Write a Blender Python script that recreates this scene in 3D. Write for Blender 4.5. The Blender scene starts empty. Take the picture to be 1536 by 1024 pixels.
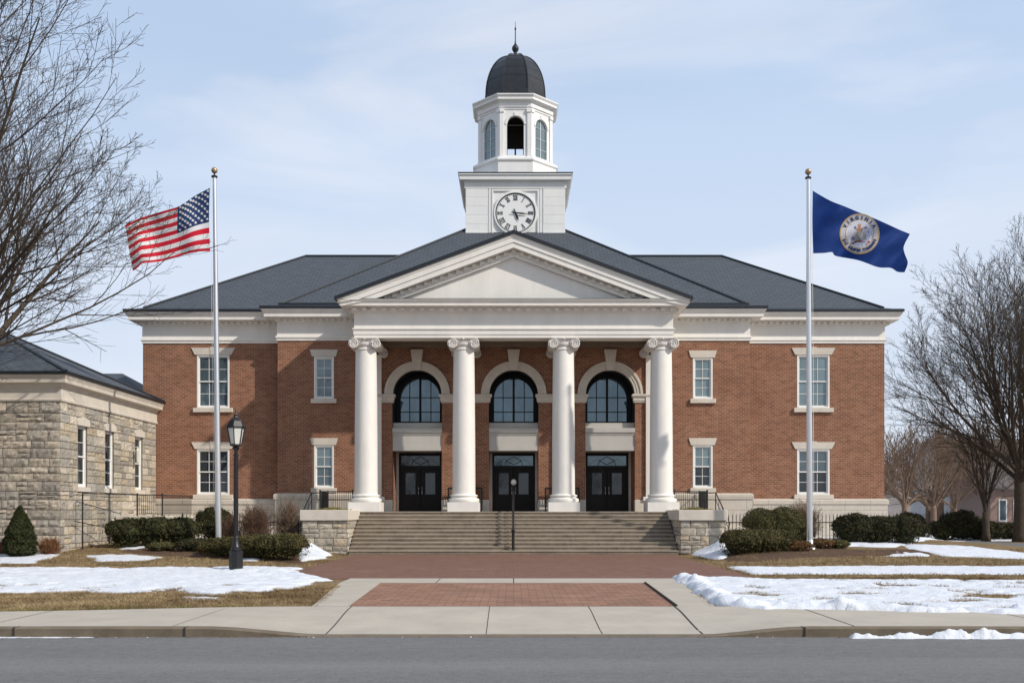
import bpy, math, random
import numpy as np
from mathutils import Vector, Matrix
R=math.radians; PI=math.pi
random.seed(7); rng=np.random.default_rng(7)
SC=bpy.context.scene; COL=SC.collection
F=1500.0; CX=770.5; HY=765.0; EYE=1.85
SUN=Vector((1.65,-1.0,1.42)).normalized()
def smooth(t):
    t=np.clip(t,0,1); return t*t*(3-2*t)
def hz(x,y):            # gentle rise of the planted ground towards the building
    x=np.asarray(x,float); y=np.asarray(y,float)
    side=smooth((np.abs(x)-7.2)/1.8)
    r=smooth((y-33)/11.0)
    fall=1-smooth((x-20)/5.0)
    return .46*side*r*fall-.03
def G(px,py):           # point of the ground seen at a photo pixel
    z=0.0
    for _ in range(12):
        D=(EYE-z)*F/(py-HY); x=(px-CX)*D/F
        z=.5*z+.5*float(hz(x,D))
    return (x,D)
# ------------------------------------------------------------------ mesh builder
class MB:
    def __init__(s): s.v=[]; s.f=[]; s.m=[]; s.c=[]; s.mi=0; s.col=None
    def add(s,vs,fs,mi=None,col=None):
        b=len(s.v); s.v.extend(vs); mi=s.mi if mi is None else mi; col=col if col is not None else s.col
        for f in fs:
            s.f.append([i+b for i in f]); s.m.append(mi); s.c.append(col)
    def box(s,x0,x1,y0,y1,z0,z1,mi=None,col=None):
        vs=[(x0,y0,z0),(x1,y0,z0),(x1,y1,z0),(x0,y1,z0),(x0,y0,z1),(x1,y0,z1),(x1,y1,z1),(x0,y1,z1)]
        s.add(vs,[(0,3,2,1),(4,5,6,7),(0,1,5,4),(1,2,6,5),(2,3,7,6),(3,0,4,7)],mi,col)
    def bbox(s,x0,x1,y0,y1,z0,z1,b=.01,mi=None):   # bevelled box
        pts=[]
        for z,i in ((z0,b),(z0+b,0),(z1-b,0),(z1,b)):
            for (x,y) in ((x0,y0),(x1,y0),(x1,y1),(x0,y1)):
                sx=1 if x==x0 else -1; sy=1 if y==y0 else -1
                pts.append((x+sx*(i+b),y+sy*i,z)); pts.append((x+sx*i,y+sy*(i+b),z))
        order=[1,0,2,3,5,4,6,7]
        # ring order counter clockwise: left-front(side), front-left, front-right, right-front ...
        rings=[]
        for k in range(4):
            o=8*k; rings.append([o+1,o+0,o+2,o+3,o+5,o+4,o+6,o+7])
        fs=[]
        for k in range(3):
            for j in range(8):
                a=rings[k][j]; b2=rings[k][(j+1)%8]; c=rings[k+1][(j+1)%8]; d=rings[k+1][j]
                fs.append((a,b2,c,d))
        fs.append(tuple(rings[0][::-1])); fs.append(tuple(rings[3]))
        s.add(pts,fs,mi)
    def prism_y(s,poly,y0,y1,mi=None):   # poly in (x,z), counter-clockwise seen from -Y
        n=len(poly); vs=[(x,y0,z) for x,z in poly]+[(x,y1,z) for x,z in poly]
        fs=[tuple(range(n)),tuple(range(2*n-1,n-1,-1))]
        for i in range(n):
            j=(i+1)%n; fs.append((j,i,i+n,j+n))
        s.add(vs,fs,mi)
    def prism_x(s,poly,x0,x1,mi=None):   # poly in (y,z)
        n=len(poly); vs=[(x0,y,z) for y,z in poly]+[(x1,y,z) for y,z in poly]
        fs=[tuple(range(n-1,-1,-1)),tuple(range(n,2*n))]
        for i in range(n):
            j=(i+1)%n; fs.append((i,j,j+n,i+n))
        s.add(vs,fs,mi)
    def prism_z(s,poly,z0,z1,mi=None):
        n=len(poly); vs=[(x,y,z0) for x,y in poly]+[(x,y,z1) for x,y in poly]
        fs=[tuple(range(n-1,-1,-1)),tuple(range(n,2*n))]
        for i in range(n):
            j=(i+1)%n; fs.append((i,j,j+n,i+n))
        s.add(vs,fs,mi)
    def lathe(s,prof,cx,cy,n=24,a0=0,mi=None,cap=True):
        vs=[]; 
        for r,z in prof:
            for k in range(n):
                a=a0+2*PI*k/n; vs.append((cx+r*math.cos(a),cy+r*math.sin(a),z))
        fs=[]
        for i in range(len(prof)-1):
            for k in range(n):
                k2=(k+1)%n; fs.append((i*n+k,i*n+k2,(i+1)*n+k2,(i+1)*n+k))
        if cap:
            fs.append(tuple(range(n-1,-1,-1))); o=(len(prof)-1)*n; fs.append(tuple(range(o,o+n)))
        s.add(vs,fs,mi)
    def octring(s,prof,cx,cy,mi=None,cap=True):  # apothem profile, faces to the front
        k=1/math.cos(PI/8); s.lathe([(a*k,z) for a,z in prof],cx,cy,8,PI/8,mi,cap)
    def tube(s,pts,rad,n=6,mi=None,cap=True,col=None):
        if not isinstance(rad,(list,tuple)): rad=[rad]*len(pts)
        P=[Vector(p) for p in pts]; vs=[]; up=None
        for i,p in enumerate(P):
            t=(P[min(i+1,len(P)-1)]-P[max(i-1,0)])
            if t.length<1e-9: t=Vector((0,0,1))
            t.normalize()
            if up is None:
                up=Vector((0,0,1)) if abs(t.z)<.9 else Vector((1,0,0))
            a=t.cross(up)
            if a.length<1e-4: a=t.cross(Vector((0,1,.3)))
            a.normalize(); b=t.cross(a); up=-b if False else up
            for k in range(n):
                an=2*PI*k/n; q=p+(a*math.cos(an)+b*math.sin(an))*rad[i]; vs.append(tuple(q))
        fs=[]
        for i in range(len(P)-1):
            for k in range(n):
                k2=(k+1)%n; fs.append((i*n+k,(i+1)*n+k,(i+1)*n+k2,i*n+k2))
        if cap:
            fs.append(tuple(range(n))); o=(len(P)-1)*n; fs.append(tuple(range(o+n-1,o-1,-1)))
        s.add(vs,fs,mi,col)
    def sphere(s,c,r,n=12,m=8,mi=None,sz=1,col=None):
        vs=[];fs=[]
        for i in range(m+1):
            t=PI*i/m
            for k in range(n):
                a=2*PI*k/n; vs.append((c[0]+r*math.sin(t)*math.cos(a),c[1]+r*math.sin(t)*math.sin(a),c[2]-r*sz*math.cos(t)))
        for i in range(m):
            for k in range(n):
                k2=(k+1)%n; fs.append((i*n+k,i*n+k2,(i+1)*n+k2,(i+1)*n+k))
        s.add(vs,fs,mi,col)
    def sweep(s,path,prof,mi=None,closed=False,capz=False):
        # path: (x,y) list, outward side is to the RIGHT of travel; prof: (offset,z) listed bottom->top on the outside
        n=len(path); rings=[]
        for i,(x,y) in enumerate(path):
            p0=path[i-1] if (i>0 or closed) else None; p1=path[(i+1)%n] if (i<n-1 or closed) else None
            ds=[]
            if p0 is not None: d=Vector((x-p0[0],y-p0[1])).normalized(); ds.append(Vector((d.y,-d.x)))
            if p1 is not None: d=Vector((p1[0]-x,p1[1]-y)).normalized(); ds.append(Vector((d.y,-d.x)))
            if len(ds)==2:
                m=ds[0]+ds[1]; m=m/ (1+ds[0].dot(ds[1])) if (1+ds[0].dot(ds[1]))>1e-6 else ds[0]
            else: m=ds[0]
            rings.append([(x+m.x*o,y+m.y*o,z) for o,z in prof])
        k=len(prof); vs=[p for r in rings for p in r]; fs=[]
        for i in range(n if closed else n-1):
            a=i*k; b=((i+1)%n)*k
            for j in range(k-1): fs.append((a+j,b+j,b+j+1,a+j+1))
        if not closed:
            fs.append(tuple(range(k))); o=(n-1)*k; fs.append(tuple(range(o+k-1,o-1,-1)))
        s.add(vs,fs,mi)
    def build(s,name,mats,parent=None,smooth_=False,loc=None,auto=None):
        me=bpy.data.meshes.new(name)
        V=np.array(s.v,dtype=np.float64).reshape(-1,3)
        if loc is not None: V=V-np.array(loc)
        me.from_pydata(V.tolist(),[],s.f)
        if not isinstance(mats,(list,tuple)): mats=[mats]
        for m in mats: me.materials.append(m)
        me.polygons.foreach_set('material_index',np.array(s.m,dtype=np.int32))
        finish(me,V+ (np.array(loc) if loc is not None else 0),s.c if any(c is not None for c in s.c) else None,smooth_,auto)
        return link(name,me,parent,loc)
def finish(me,V,cols=None,smooth_=False,auto=None):
    me.update()
    nl=len(me.loops); npoly=len(me.polygons)
    if npoly:
        N=np.empty(npoly*3); me.polygons.foreach_get('normal',N); N=N.reshape(-1,3)
        T=np.empty(npoly,dtype=np.int32); me.polygons.foreach_get('loop_total',T)
        LV=np.empty(nl,dtype=np.int32); me.loops.foreach_get('vertex_index',LV)
        NN=np.repeat(N,T,axis=0); P=V[LV]
        t=np.stack([-NN[:,1],NN[:,0],np.zeros(nl)],1); L=np.linalg.norm(t,axis=1)
        flat=L<1e-3; t[flat]=(1,0,0); L[flat]=1; t/=L[:,None]
        b=np.cross(NN,t); 
        # keep the direction of u consistent (towards +x, or +y on side walls)
        sg=np.where(np.abs(t[:,0])>.3,np.sign(t[:,0]),np.sign(t[:,1])); sg[sg==0]=1
        u=(P*t).sum(1)*sg; w=(P*b).sum(1)
        uv=me.uv_layers.new(name='UVMap'); uv.data.foreach_set('uv',np.stack([u,w],1).ravel())
        if cols is not None:
            C=np.array([(c if c is not None else (1,1,1)) for c in cols],dtype=float)
            C=np.concatenate([C,np.ones((len(C),1))],1); C=np.repeat(C,T,axis=0)
            at=me.color_attributes.new('tone','FLOAT_COLOR','CORNER'); at.data.foreach_set('color',C.ravel())
        if smooth_:
            me.polygons.foreach_set('use_smooth',np.ones(npoly,dtype=bool))
            if auto: me.set_sharp_from_angle(angle=R(auto))
    me.update()
def link(name,me,parent=None,loc=None):
    o=bpy.data.objects.new(name,me); COL.objects.link(o)
    if parent is not None:
        o.parent=parent; w=wloc(parent)
        o.matrix_parent_inverse=Matrix.Translation(w).inverted() if w.length>0 and parent.type=='EMPTY' else Matrix.Identity(4)
    if loc is not None: o.location=loc
    return o
def wloc(o): return Vector(o.location) if o.type=='EMPTY' else Vector((0,0,0))
def tag(o,label=None,cat=None,group=None,kind=None):
    if label: o['label']=label
    if cat: o['category']=cat
    if group: o['group']=group
    if kind: o['kind']=kind
    return o
def thing(name,label,cat,loc,group=None):
    o=bpy.data.objects.new(name,None); o.empty_display_size=.3; COL.objects.link(o); o.location=loc
    return tag(o,label,cat,group)
def rawmesh(name,V,FC,mat,parent=None,cols=None,smooth_=False,mi=None):
    """V (n,3), FC (m,k) arrays, fast"""
    me=bpy.data.meshes.new(name); V=np.asarray(V,dtype=np.float32); FC=np.asarray(FC,dtype=np.int32)
    m,k=FC.shape
    me.vertices.add(len(V)); me.vertices.foreach_set('co',V.ravel())
    me.loops.add(m*k); me.loops.foreach_set('vertex_index',FC.ravel())
    me.polygons.add(m); me.polygons.foreach_set('loop_start',np.arange(0,m*k,k,dtype=np.int32))
    for q in (mat if isinstance(mat,(list,tuple)) else [mat]): me.materials.append(q)
    if mi is not None: me.polygons.foreach_set('material_index',np.asarray(mi,dtype=np.int32))
    me.update(calc_edges=True); finish(me,V.astype(float),cols,smooth_)
    me.validate()
    return link(name,me,parent)
def vnoise(x,y,s=1.0,seed=0,oct=3):
    """value noise, numpy"""
    x=np.asarray(x,float)/s+seed*17.3; y=np.asarray(y,float)/s+seed*9.1; out=0; a=1; tot=0
    for o in range(oct):
        xi=np.floor(x); yi=np.floor(y); fx=x-xi; fy=y-yi; fx=fx*fx*(3-2*fx); fy=fy*fy*(3-2*fy)
        def h(i,j):
            v=np.sin(i*127.1+j*311.7+seed*13.7)*43758.5453; return v-np.floor(v)
        n=(h(xi,yi)*(1-fx)+h(xi+1,yi)*fx)*(1-fy)+(h(xi,yi+1)*(1-fx)+h(xi+1,yi+1)*fx)*fy
        out=out+a*(n-.5); tot+=a; a*=.5; x=x*2.03+5.1; y=y*2.03+1.7
    return out/tot*2
# ------------------------------------------------------------------ materials
class NT:
    def __init__(s,name):
        s.m=bpy.data.materials.new(name); s.m.use_nodes=True; s.t=s.m.node_tree; s.n=s.t.nodes; s.l=s.t.links
        s.p=s.n['Principled BSDF']
    def nd(s,typ,**kw):
        n=s.n.new(typ)
        for k,v in kw.items():
            if k.startswith('_'): setattr(n,k[1:],v)
            else: s.set(n.inputs[int(k[1:]) if k[0]=='i' and k[1:].isdigit() else k.replace('__',' ')],v)
        return n
    def set(s,inp,v):
        if isinstance(v,bpy.types.NodeSocket): s.l.new(v,inp)
        elif isinstance(v,(tuple,list)) and len(v)==3 and inp.type=='RGBA': inp.default_value=(*v,1)
        else: inp.default_value=v
    def uv(s): return s.nd('ShaderNodeTexCoord').outputs['UV']
    def obj(s): return s.nd('ShaderNodeNewGeometry').outputs['Position']
    def noise(s,vec,scale,detail=4,rough=.6,stretch=None):
        if stretch: vec=s.nd('ShaderNodeMapping',Vector=vec,Scale=stretch).outputs[0]
        return s.nd('ShaderNodeTexNoise',Vector=vec,Scale=scale,Detail=detail,Roughness=rough).outputs['Fac']
    def ramp(s,fac,stops):
        r=s.nd('ShaderNodeValToRGB',Fac=fac); e=r.color_ramp.elements
        while len(e)<len(stops): e.new(.5)
        for i,(p,c) in enumerate(stops):
            e[i].position=p; e[i].color=(*c,1) if isinstance(c,(tuple,list)) else (c,c,c,1)
        return r.outputs[0]
    def mix(s,f,a,b,mode='MIX'):
        n=s.nd('ShaderNodeMix',_data_type='RGBA',_blend_type=mode)
        s.set(n.inputs[0],f); s.set(n.inputs[6],a); s.set(n.inputs[7],b); return n.outputs[2]
    def math(s,op,a,b=0.0):
        n=s.nd('ShaderNodeMath',_operation=op); s.set(n.inputs[0],a); s.set(n.inputs[1],b); return n.outputs[0]
    def bump(s,h,strength=.3,dist=.02,prev=None):
        n=s.nd('ShaderNodeBump',Height=h,Strength=strength,Distance=dist)
        if prev is not None: s.l.new(prev,n.inputs['Normal'])
        return n.outputs[0]
    def done(s,col=None,rough=.7,normal=None,metal=0,spec=.5,**kw):
        if col is not None: s.set(s.p.inputs['Base Color'],col)
        s.set(s.p.inputs['Roughness'],rough); s.set(s.p.inputs['Metallic'],metal)
        s.set(s.p.inputs['Specular IOR Level'],spec)
        if normal is not None: s.l.new(normal,s.p.inputs['Normal'])
        for k,v in kw.items(): s.set(s.p.inputs[k.replace('__',' ')],v)
        return s.m
def m_painted(name,c,rough=.55,dirt=.10,scale=1.2):
    t=NT(name); n=t.noise(t.obj(),scale,6,.65,(1,1,.45)); d=tuple(x*(1-dirt*2.2) for x in c)
    n2=t.noise(t.obj(),9,3)
    col=t.mix(t.ramp(n,[(.35,0),(.75,1)]),c,d); sk=t.noise(t.obj(),2.4,6,.75,(1,1,.09)); col=t.mix(t.ramp(sk,[(.54,0),(.78,.22)]),col,tuple(x*q for x,q in zip(c,(.62,.58,.52)))); col=t.mix(t.math('MULTIPLY',n2,.15),col,tuple(x*.7 for x in c))
    return t.done(col,rough,t.bump(n2,.12,.01))
def m_stone(name,c,joint=None,rough=.85,var=.12,js=.012):
    t=NT(name); n=t.noise(t.obj(),1.7,6,.65); n2=t.noise(t.obj(),30,3)
    col=t.mix(t.ramp(n,[(.3,0),(.7,1)]),tuple(x*(1+var*.6) for x in c),tuple(x*(1-var) for x in c))
    st=t.noise(t.obj(),3,4,.7,(1,1,.12)); col=t.mix(t.ramp(st,[(.58,0),(.8,.35)]),col,tuple(x*.55 for x in c))
    col=t.mix(t.math('MULTIPLY',n2,.22),col,tuple(x*.6 for x in c))
    nor=t.bump(n2,.25,.01)
    if joint:
        b=t.nd('ShaderNodeTexBrick',Vector=t.uv(),Color1=(1,1,1),Color2=(.9,.9,.9),Mortar=(0,0,0),Scale=1.0,**{'Mortar Size':js,'Brick Width':joint[0],'Row Height':joint[1]})
        b.inputs['Mortar Smooth'].default_value=.3
        col=t.mix(b.outputs['Fac'],col,tuple(x*.5 for x in c)); nor=t.bump(b.outputs['Fac'],-.5,.02,nor)
    return t.done(col,rough,nor)
def m_brick(name,c1,c2,mort,w=.235,h=.082,ms=.013,patch=.5,bs=.9):
    t=NT(name); uv=t.uv()
    wob=t.noise(uv,.9,2); 
    b=t.nd('ShaderNodeTexBrick',Vector=uv,Color1=c1,Color2=c2,Mortar=mort,Scale=1.0,**{'Mortar Size':ms,'Brick Width':w,'Row Height':h,'Bias':-.1})
    b.inputs['Mortar Smooth'].default_value=.2
    # per-brick darker clinkers
    cell=t.nd('ShaderNodeTexBrick',Vector=uv,Color1=(0,0,0),Color2=(1,1,1),Mortar=(.3,.3,.3),Scale=1.0,_offset=.5,**{'Mortar Size':0.0,'Brick Width':w,'Row Height':h,'Bias':-.62})
    big=t.noise(t.obj(),.55,5,.6,(1,1,1.6)); mid=t.noise(uv,2.4,5,.7,(.55,2.2,1)); fine=t.noise(uv,60,2)
    col=t.mix(t.math('MULTIPLY',cell.outputs['Color'],.45),b.outputs['Color'],tuple(x*.42 for x in c1))
    col=t.mix(t.ramp(mid,[(.5,0),(.72,patch)]),col,tuple(x*.45 for x in c1))
    col=t.mix(t.ramp(big,[(.35,0),(.7,.35)]),col,tuple(x*.72 for x in c2))
    col=t.mix(t.math('MULTIPLY',fine,.25),col,tuple(x*.6 for x in c1))
    lt=t.noise(t.obj(),1.1,4,.6,(1,1,2)); col=t.mix(t.ramp(lt,[(.6,0),(.85,.3)]),col,(.42,.27,.19))
    dr=t.noise(t.obj(),1.6,5,.7,(1,1,.10)); col=t.mix(t.ramp(dr,[(.52,0),(.75,.32)]),col,tuple(x*.5 for x in c1)); dr2=t.noise(t.obj(),2.3,5,.7,(1,1,.14)); col=t.mix(t.ramp(dr2,[(.60,0),(.82,.22)]),col,(.46,.33,.26))
    nor=t.bump(b.outputs['Fac'],-bs,.012); nor=t.bump(fine,.3,.01,nor)
    return t.done(col,.9,nor,spec=.25)
def m_plain(name,c,rough=.5,metal=0,spec=.5,var=.15,scale=5,bump=.05,**kw):
    t=NT(name); n=t.noise(t.obj(),scale,4); col=t.mix(t.ramp(n,[(.3,0),(.7,1)]),c,tuple(x*(1-var) for x in c))
    return t.done(col,rough,t.bump(n,bump,.01),metal,spec,**kw)
def m_tone(name,rough=.8,spec=.3,noise=0,trans=0,bump=.6,mult=(1,1,1)):
    t=NT(name); a=t.nd('ShaderNodeAttribute',_attribute_name='tone').outputs['Color']; col=a
    nor=None
    if noise:
        n=t.noise(t.obj(),noise,6,.7); n2=t.noise(t.obj(),noise*.22,3)
        col=t.mix(t.ramp(n,[(.3,0),(.75,.55)]),a,(.10,.085,.065)); col=t.mix(t.ramp(n2,[(.45,0),(.75,.4)]),col,(.52,.44,.33))
        nor=t.bump(n,bump,.08)
    if trans: return t.done(col,rough,nor,spec=spec,Transmission__Weight=0)
    return t.done(col,rough,nor,spec=spec)
def m_roof():
    t=NT('slate_shingle'); uv=t.uv()
    b=t.nd('ShaderNodeTexBrick',Vector=uv,Color1=(.044,.054,.068),Color2=(.066,.078,.095),Mortar=(.010,.012,.015),Scale=1.0,**{'Mortar Size':.030,'Brick Width':.42,'Row Height':.25})
    b.inputs['Mortar Smooth'].default_value=.5
    n=t.noise(uv,1.1,6,.7,(.6,2.2,1)); n2=t.noise(uv,6,6,.8); 
    col=t.mix(t.ramp(n,[(.35,0),(.75,.6)]),b.outputs['Color'],(.035,.042,.052)); col=t.mix(t.math('MULTIPLY',n2,.5),col,(.10,.112,.13))
    return t.done(col,.75,t.bump(b.outputs['Fac'],-.8,.02),spec=.4)
def m_glass(name,c,metal=.25,rough=.05,curtain=0):
    t=NT(name); col=c; 
    n=t.noise(t.obj(),.9,3,.6,(1,1,.6)); col=t.mix(t.ramp(n,[(.3,0),(.7,1)]),c,tuple(x*.62 for x in c))
    nn=t.noise(t.obj(),1.3,2)
    return t.done(col,.025,t.bump(nn,.03,.05),metal*1.15,.9)
M={}
M['brick']=m_brick('red_brick',(.325,.126,.066),(.175,.066,.038),(.37,.275,.20),w=.25,h=.094,ms=.015,patch=.55)
M['white']=m_painted('cream_paint',(.83,.80,.745),dirt=.06)
M['tower']=m_painted('white_paint',(.79,.79,.775),dirt=.05)
M['lime']=m_stone('limestone',(.62,.56,.48))
M['limeb']=m_stone('limestone_blocks',(.56,.50,.42),joint=(1.25,.62))
M['panel']=m_painted('grey_panel',(.50,.48,.44),dirt=.06)
M['column']=m_painted('column_stucco',(.79,.76,.71),dirt=.05,scale=2)
M['capital']=m_painted('capital_plaster',(.76,.72,.67),dirt=.10,scale=8)
M['roof']=m_roof()
M['flash']=m_plain('dark_flashing',(.022,.027,.034),.45,.3)
M['dome']=m_plain('dome_lead',(.030,.033,.038),.42,.35,var=.4,scale=3)
M['black']=m_plain('black_iron',(.012,.012,.014),.4,.2,.5)
M['door']=m_plain('dark_door',(.010,.008,.007),.5,0,.25)
M['bronze']=m_plain('dark_bronze',(.007,.008,.009),.55,0,.25)
M['sash']=m_painted('sash_paint',(.80,.785,.75),dirt=.04)
M['gl_blind']=m_glass('glass_over_blind',(.19,.26,.285),.18)
M['gl_mid']=m_glass('glass_grey_blue',(.11,.155,.18),.22)
M['gl_dark']=m_glass('glass_dark',(.022,.034,.045),.16)
M['gl_arch']=m_glass('glass_arch',(.17,.25,.30),.35)
M['gl_door']=m_glass('glass_door',(.035,.050,.062),.22)
M['mortar']=m_plain('mortar',(.23,.20,.16),.95,0,.2,.3,8)
M['ashlar']=m_tone('rock_face_stone',.92,.2,noise=7,bump=.9)
M['interior']=m_plain('room_dark',(.05,.045,.04),.9)
M['ceil']=m_painted('portico_ceiling',(.24,.185,.135))
M['step']=None
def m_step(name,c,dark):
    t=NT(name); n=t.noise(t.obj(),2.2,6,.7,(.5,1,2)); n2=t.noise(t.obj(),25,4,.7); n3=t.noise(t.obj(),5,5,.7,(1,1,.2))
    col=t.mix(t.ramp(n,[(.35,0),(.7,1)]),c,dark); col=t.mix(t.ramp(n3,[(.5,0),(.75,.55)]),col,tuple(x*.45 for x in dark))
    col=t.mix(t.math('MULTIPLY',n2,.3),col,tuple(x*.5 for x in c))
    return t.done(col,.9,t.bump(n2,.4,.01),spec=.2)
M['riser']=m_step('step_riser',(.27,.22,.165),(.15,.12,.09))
M['tread']=m_step('step_tread',(.40,.345,.275),(.28,.24,.19))  # paler than the risers: sunlit treads and shaded fronts put into the colours
def m_concrete(name,c,dark=.7,sc=1.1):
    t=NT(name); n=t.noise(t.obj(),sc,6,.65); n2=t.noise(t.obj(),45,4,.75); n3=t.noise(t.obj(),4,5,.7)
    col=t.mix(t.ramp(n,[(.3,0),(.72,1)]),c,tuple(x*dark for x in c))
    col=t.mix(t.ramp(n2,[(.35,0),(.8,.45)]),col,tuple(x*.55 for x in c)); col=t.mix(t.ramp(n3,[(.55,0),(.8,.3)]),col,tuple(x*.6 for x in c))
    return t.done(col,.9,t.bump(n2,.35,.01),spec=.25)
M['conc']=m_concrete('sidewalk_concrete',(.48,.43,.36),.80)
M['kerb']=m_concrete('kerb_concrete',(.20,.16,.115),.6,2.5)
M['joint']=m_plain('joint',(.035,.032,.028),.95)  # also colours the painted edge shadow beside the brick path
def m_asphalt():
    t=NT('asphalt'); p=t.obj()
    n=t.noise(p,38,5,.9); n1=t.noise(p,.35,5,.6,(.15,1,1)); n2=t.noise(p,14,4,.8)
    col=t.mix(t.ramp(n1,[(.3,0),(.7,1)]),(.084,.083,.083),(.056,.055,.055))
    sep=t.nd('ShaderNodeSeparateXYZ',Vector=p).outputs['Y']
    # polished wheel paths
    w=t.nd('ShaderNodeMapRange',Value=t.math('ABSOLUTE',t.math('SUBTRACT',sep,13.0)),**{'From Min':.1,'From Max':.75,'To Min':.5,'To Max':0}).outputs[0]
    n4=t.noise(p,9,4,.75,(.6,1.4,1)); col=t.mix(w,col,(.19,.187,.184)); col=t.mix(t.ramp(n4,[(.35,0),(.72,.8)]),col,(.17,.165,.16)); n5=t.noise(p,1.2,5,.6,(.12,1.3,1)); col=t.mix(t.ramp(n5,[(.45,0),(.72,.5)]),col,(.065,.065,.067))
    col=t.mix(t.ramp(n,[(.35,.0),(.75,.75)]),col,(.27,.265,.26)); col=t.mix(t.ramp(n2,[(.5,0),(.8,.45)]),col,(.035,.035,.037))
    return t.done(col,.85,t.bump(n,.5,.008),spec=.3)
M['asphalt']=m_asphalt()
def m_paver(name,c1,c2,mort,w,h,ms):
    t=NT(name); uv=t.uv(); b=t.nd('ShaderNodeTexBrick',Vector=uv,Color1=c1,Color2=c2,Mortar=mort,Scale=1.0,**{'Mortar Size':ms,'Brick Width':w,'Row Height':h})
    b.inputs['Mortar Smooth'].default_value=.25
    n=t.noise(uv,.8,6,.65); n2=t.noise(uv,30,3)
    col=t.mix(t.ramp(n,[(.35,0),(.7,.55)]),b.outputs['Color'],tuple(x*.62 for x in c1)); col=t.mix(t.math('MULTIPLY',n2,.35),col,tuple(x*.6 for x in c2))
    d=t.noise(uv,.5,5,.7,(1,2,1)); col=t.mix(t.ramp(d,[(.55,0),(.8,.3)]),col,(.34,.27,.23))
    return t.done(col,.88,t.bump(b.outputs['Fac'],-.6,.01),spec=.25)
M['paver']=m_paver('brick_paver',(.265,.14,.10),(.165,.085,.062),(.10,.07,.055),.26,.14,.012)
M['paver2']=m_paver('brick_paver_ramp',(.37,.20,.13),(.23,.125,.085),(.10,.07,.055),.34,.26,.013)
def m_soil(name,a,b,sc):
    t=NT(name); n=t.noise(t.obj(),sc,6,.75); n2=t.noise(t.obj(),sc*9,4,.8)
    col=t.mix(t.ramp(n,[(.3,0),(.7,1)]),a,b); col=t.mix(t.ramp(n2,[(.4,0),(.8,.6)]),col,tuple(x*.45 for x in b))
    return t.done(col,.95,t.bump(n2,.8,.03),spec=.1)
M['lawn']=m_soil('dry_lawn',(.27,.195,.105),(.165,.115,.06),.9)
M['mulch']=m_soil('mulch',(.15,.095,.065),(.08,.05,.036),3)
def m_snow():
    t=NT('snow'); n=t.noise(t.obj(),2.2,5,.6); n2=t.noise(t.obj(),28,4,.7); n3=t.noise(t.obj(),2.6,8,.8,(.6,1.6,1))
    col=t.mix(t.ramp(n3,[(.50,0),(.78,.60)]),(.68,.705,.755),(.40,.36,.30))
    nor=t.bump(n,.8,.10); nor=t.bump(n2,.7,.03,nor)
    return t.done(col,.75,nor,spec=.3)
M['snow']=m_snow()
M['grass']=m_tone('grass_blades',.9,.1)
M['leaf']=m_tone('leaves',.7,.15)
M['bark']=m_soil('bark',(.118,.092,.070),(.062,.048,.038),4)
M['bark2']=m_soil('bark_brown',(.27,.185,.13),(.16,.11,.08),4)
M['pole']=m_plain('brushed_aluminium',(.72,.72,.73),.30,.85,.5,.06)
M['gold']=m_plain('bronze_ball',(.42,.31,.19),.4,.6)
def m_cloth(name,c,v=.18):
    t=NT(name); n=t.noise(t.obj(),3,4); col=t.mix(n,c,tuple(x*(1-v) for x in c))
    m=t.done(col,.75,t.bump(t.noise(t.obj(),5,3),.25,.05),spec=.2)
    # thin cloth lets some light through
    tr=t.nd('ShaderNodeBsdfTranslucent',Color=col); mx=t.nd('ShaderNodeMixShader',Fac=.22)
    t.l.new(t.p.outputs[0],mx.inputs[1]); t.l.new(tr.outputs[0],mx.inputs[2]); t.l.new(mx.outputs[0],t.n['Material Output'].inputs[0])
    return m
M['fred']=m_cloth('flag_red',(.70,.02,.045)); M['fwhite']=m_cloth('flag_white',(.82,.82,.83),.08)
M['fblue']=m_cloth('flag_blue',(.022,.050,.150)); M['fnavy']=m_cloth('flag_navy',(.008,.040,.200))
for k,c in dict(sgold=(.50,.36,.20),sring=(.55,.56,.60),sblue=(.10,.17,.32),sin=(.66,.67,.78),stan=(.56,.30,.16),steal=(.40,.40,.40),sred=(.55,.06,.05),sbrown=(.28,.11,.08)).items(): M[k]=m_cloth('seal_'+k,c,.1)
M['dial']=m_painted('clock_dial',(.80,.80,.79),dirt=.02); M['frost']=m_plain('frosted_lamp_glass',(.62,.62,.56),.35,0,.6)
# ================================================================== COURTHOUSE
YC=48.4; YW=49.2; YP=45.5; LZ=11*.163
court=thing('courthouse','red brick courthouse with four white columns, slate roofs and a white clock tower','courthouse',(0,YC,0))
def wall_openings(mb,x0,x1,z0,z1,y,ops,mi=0):
    """front facing sheet with rectangular / arched holes. ops: (xa,xb,za,zb,arch)"""
    ops=sorted(ops); xs=[x0]
    cols=sorted(set([x0,x1]+[o[0] for o in ops]+[o[1] for o in ops]))
    for a,b in zip(cols,cols[1:]):
        hs=sorted([(o[2],o[3],o[4]) for o in ops if o[0]<=a+1e-6 and o[1]>=b-1e-6]); z=z0
        for za,zb,arch in hs:
            if za>z: mb.add([(a,y,z),(b,y,z),(b,y,za),(a,y,za)],[(0,1,2,3)],mi)
            z=zb
            if arch:
                n=28; r=(b-a)/2; cx=(a+b)/2; zt=zb+r+.02; pts=[(cx-r*math.cos(PI*i/n),zb+r*math.sin(PI*i/n)) for i in range(n+1)]
                for (p,q) in zip(pts,pts[1:]):
                    mb.add([(p[0],y,p[1]),(q[0],y,q[1]),(q[0],y,zt),(p[0],y,zt)],[(0,1,2,3)],mi)
                z=zt
        if z<z1: mb.add([(a,y,z),(b,y,z),(b,y,z1),(a,y,z1)],[(0,1,2,3)],mi)
ARX=(-4.67,0,4.67); AR=1.2; SPR=7.46
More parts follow.
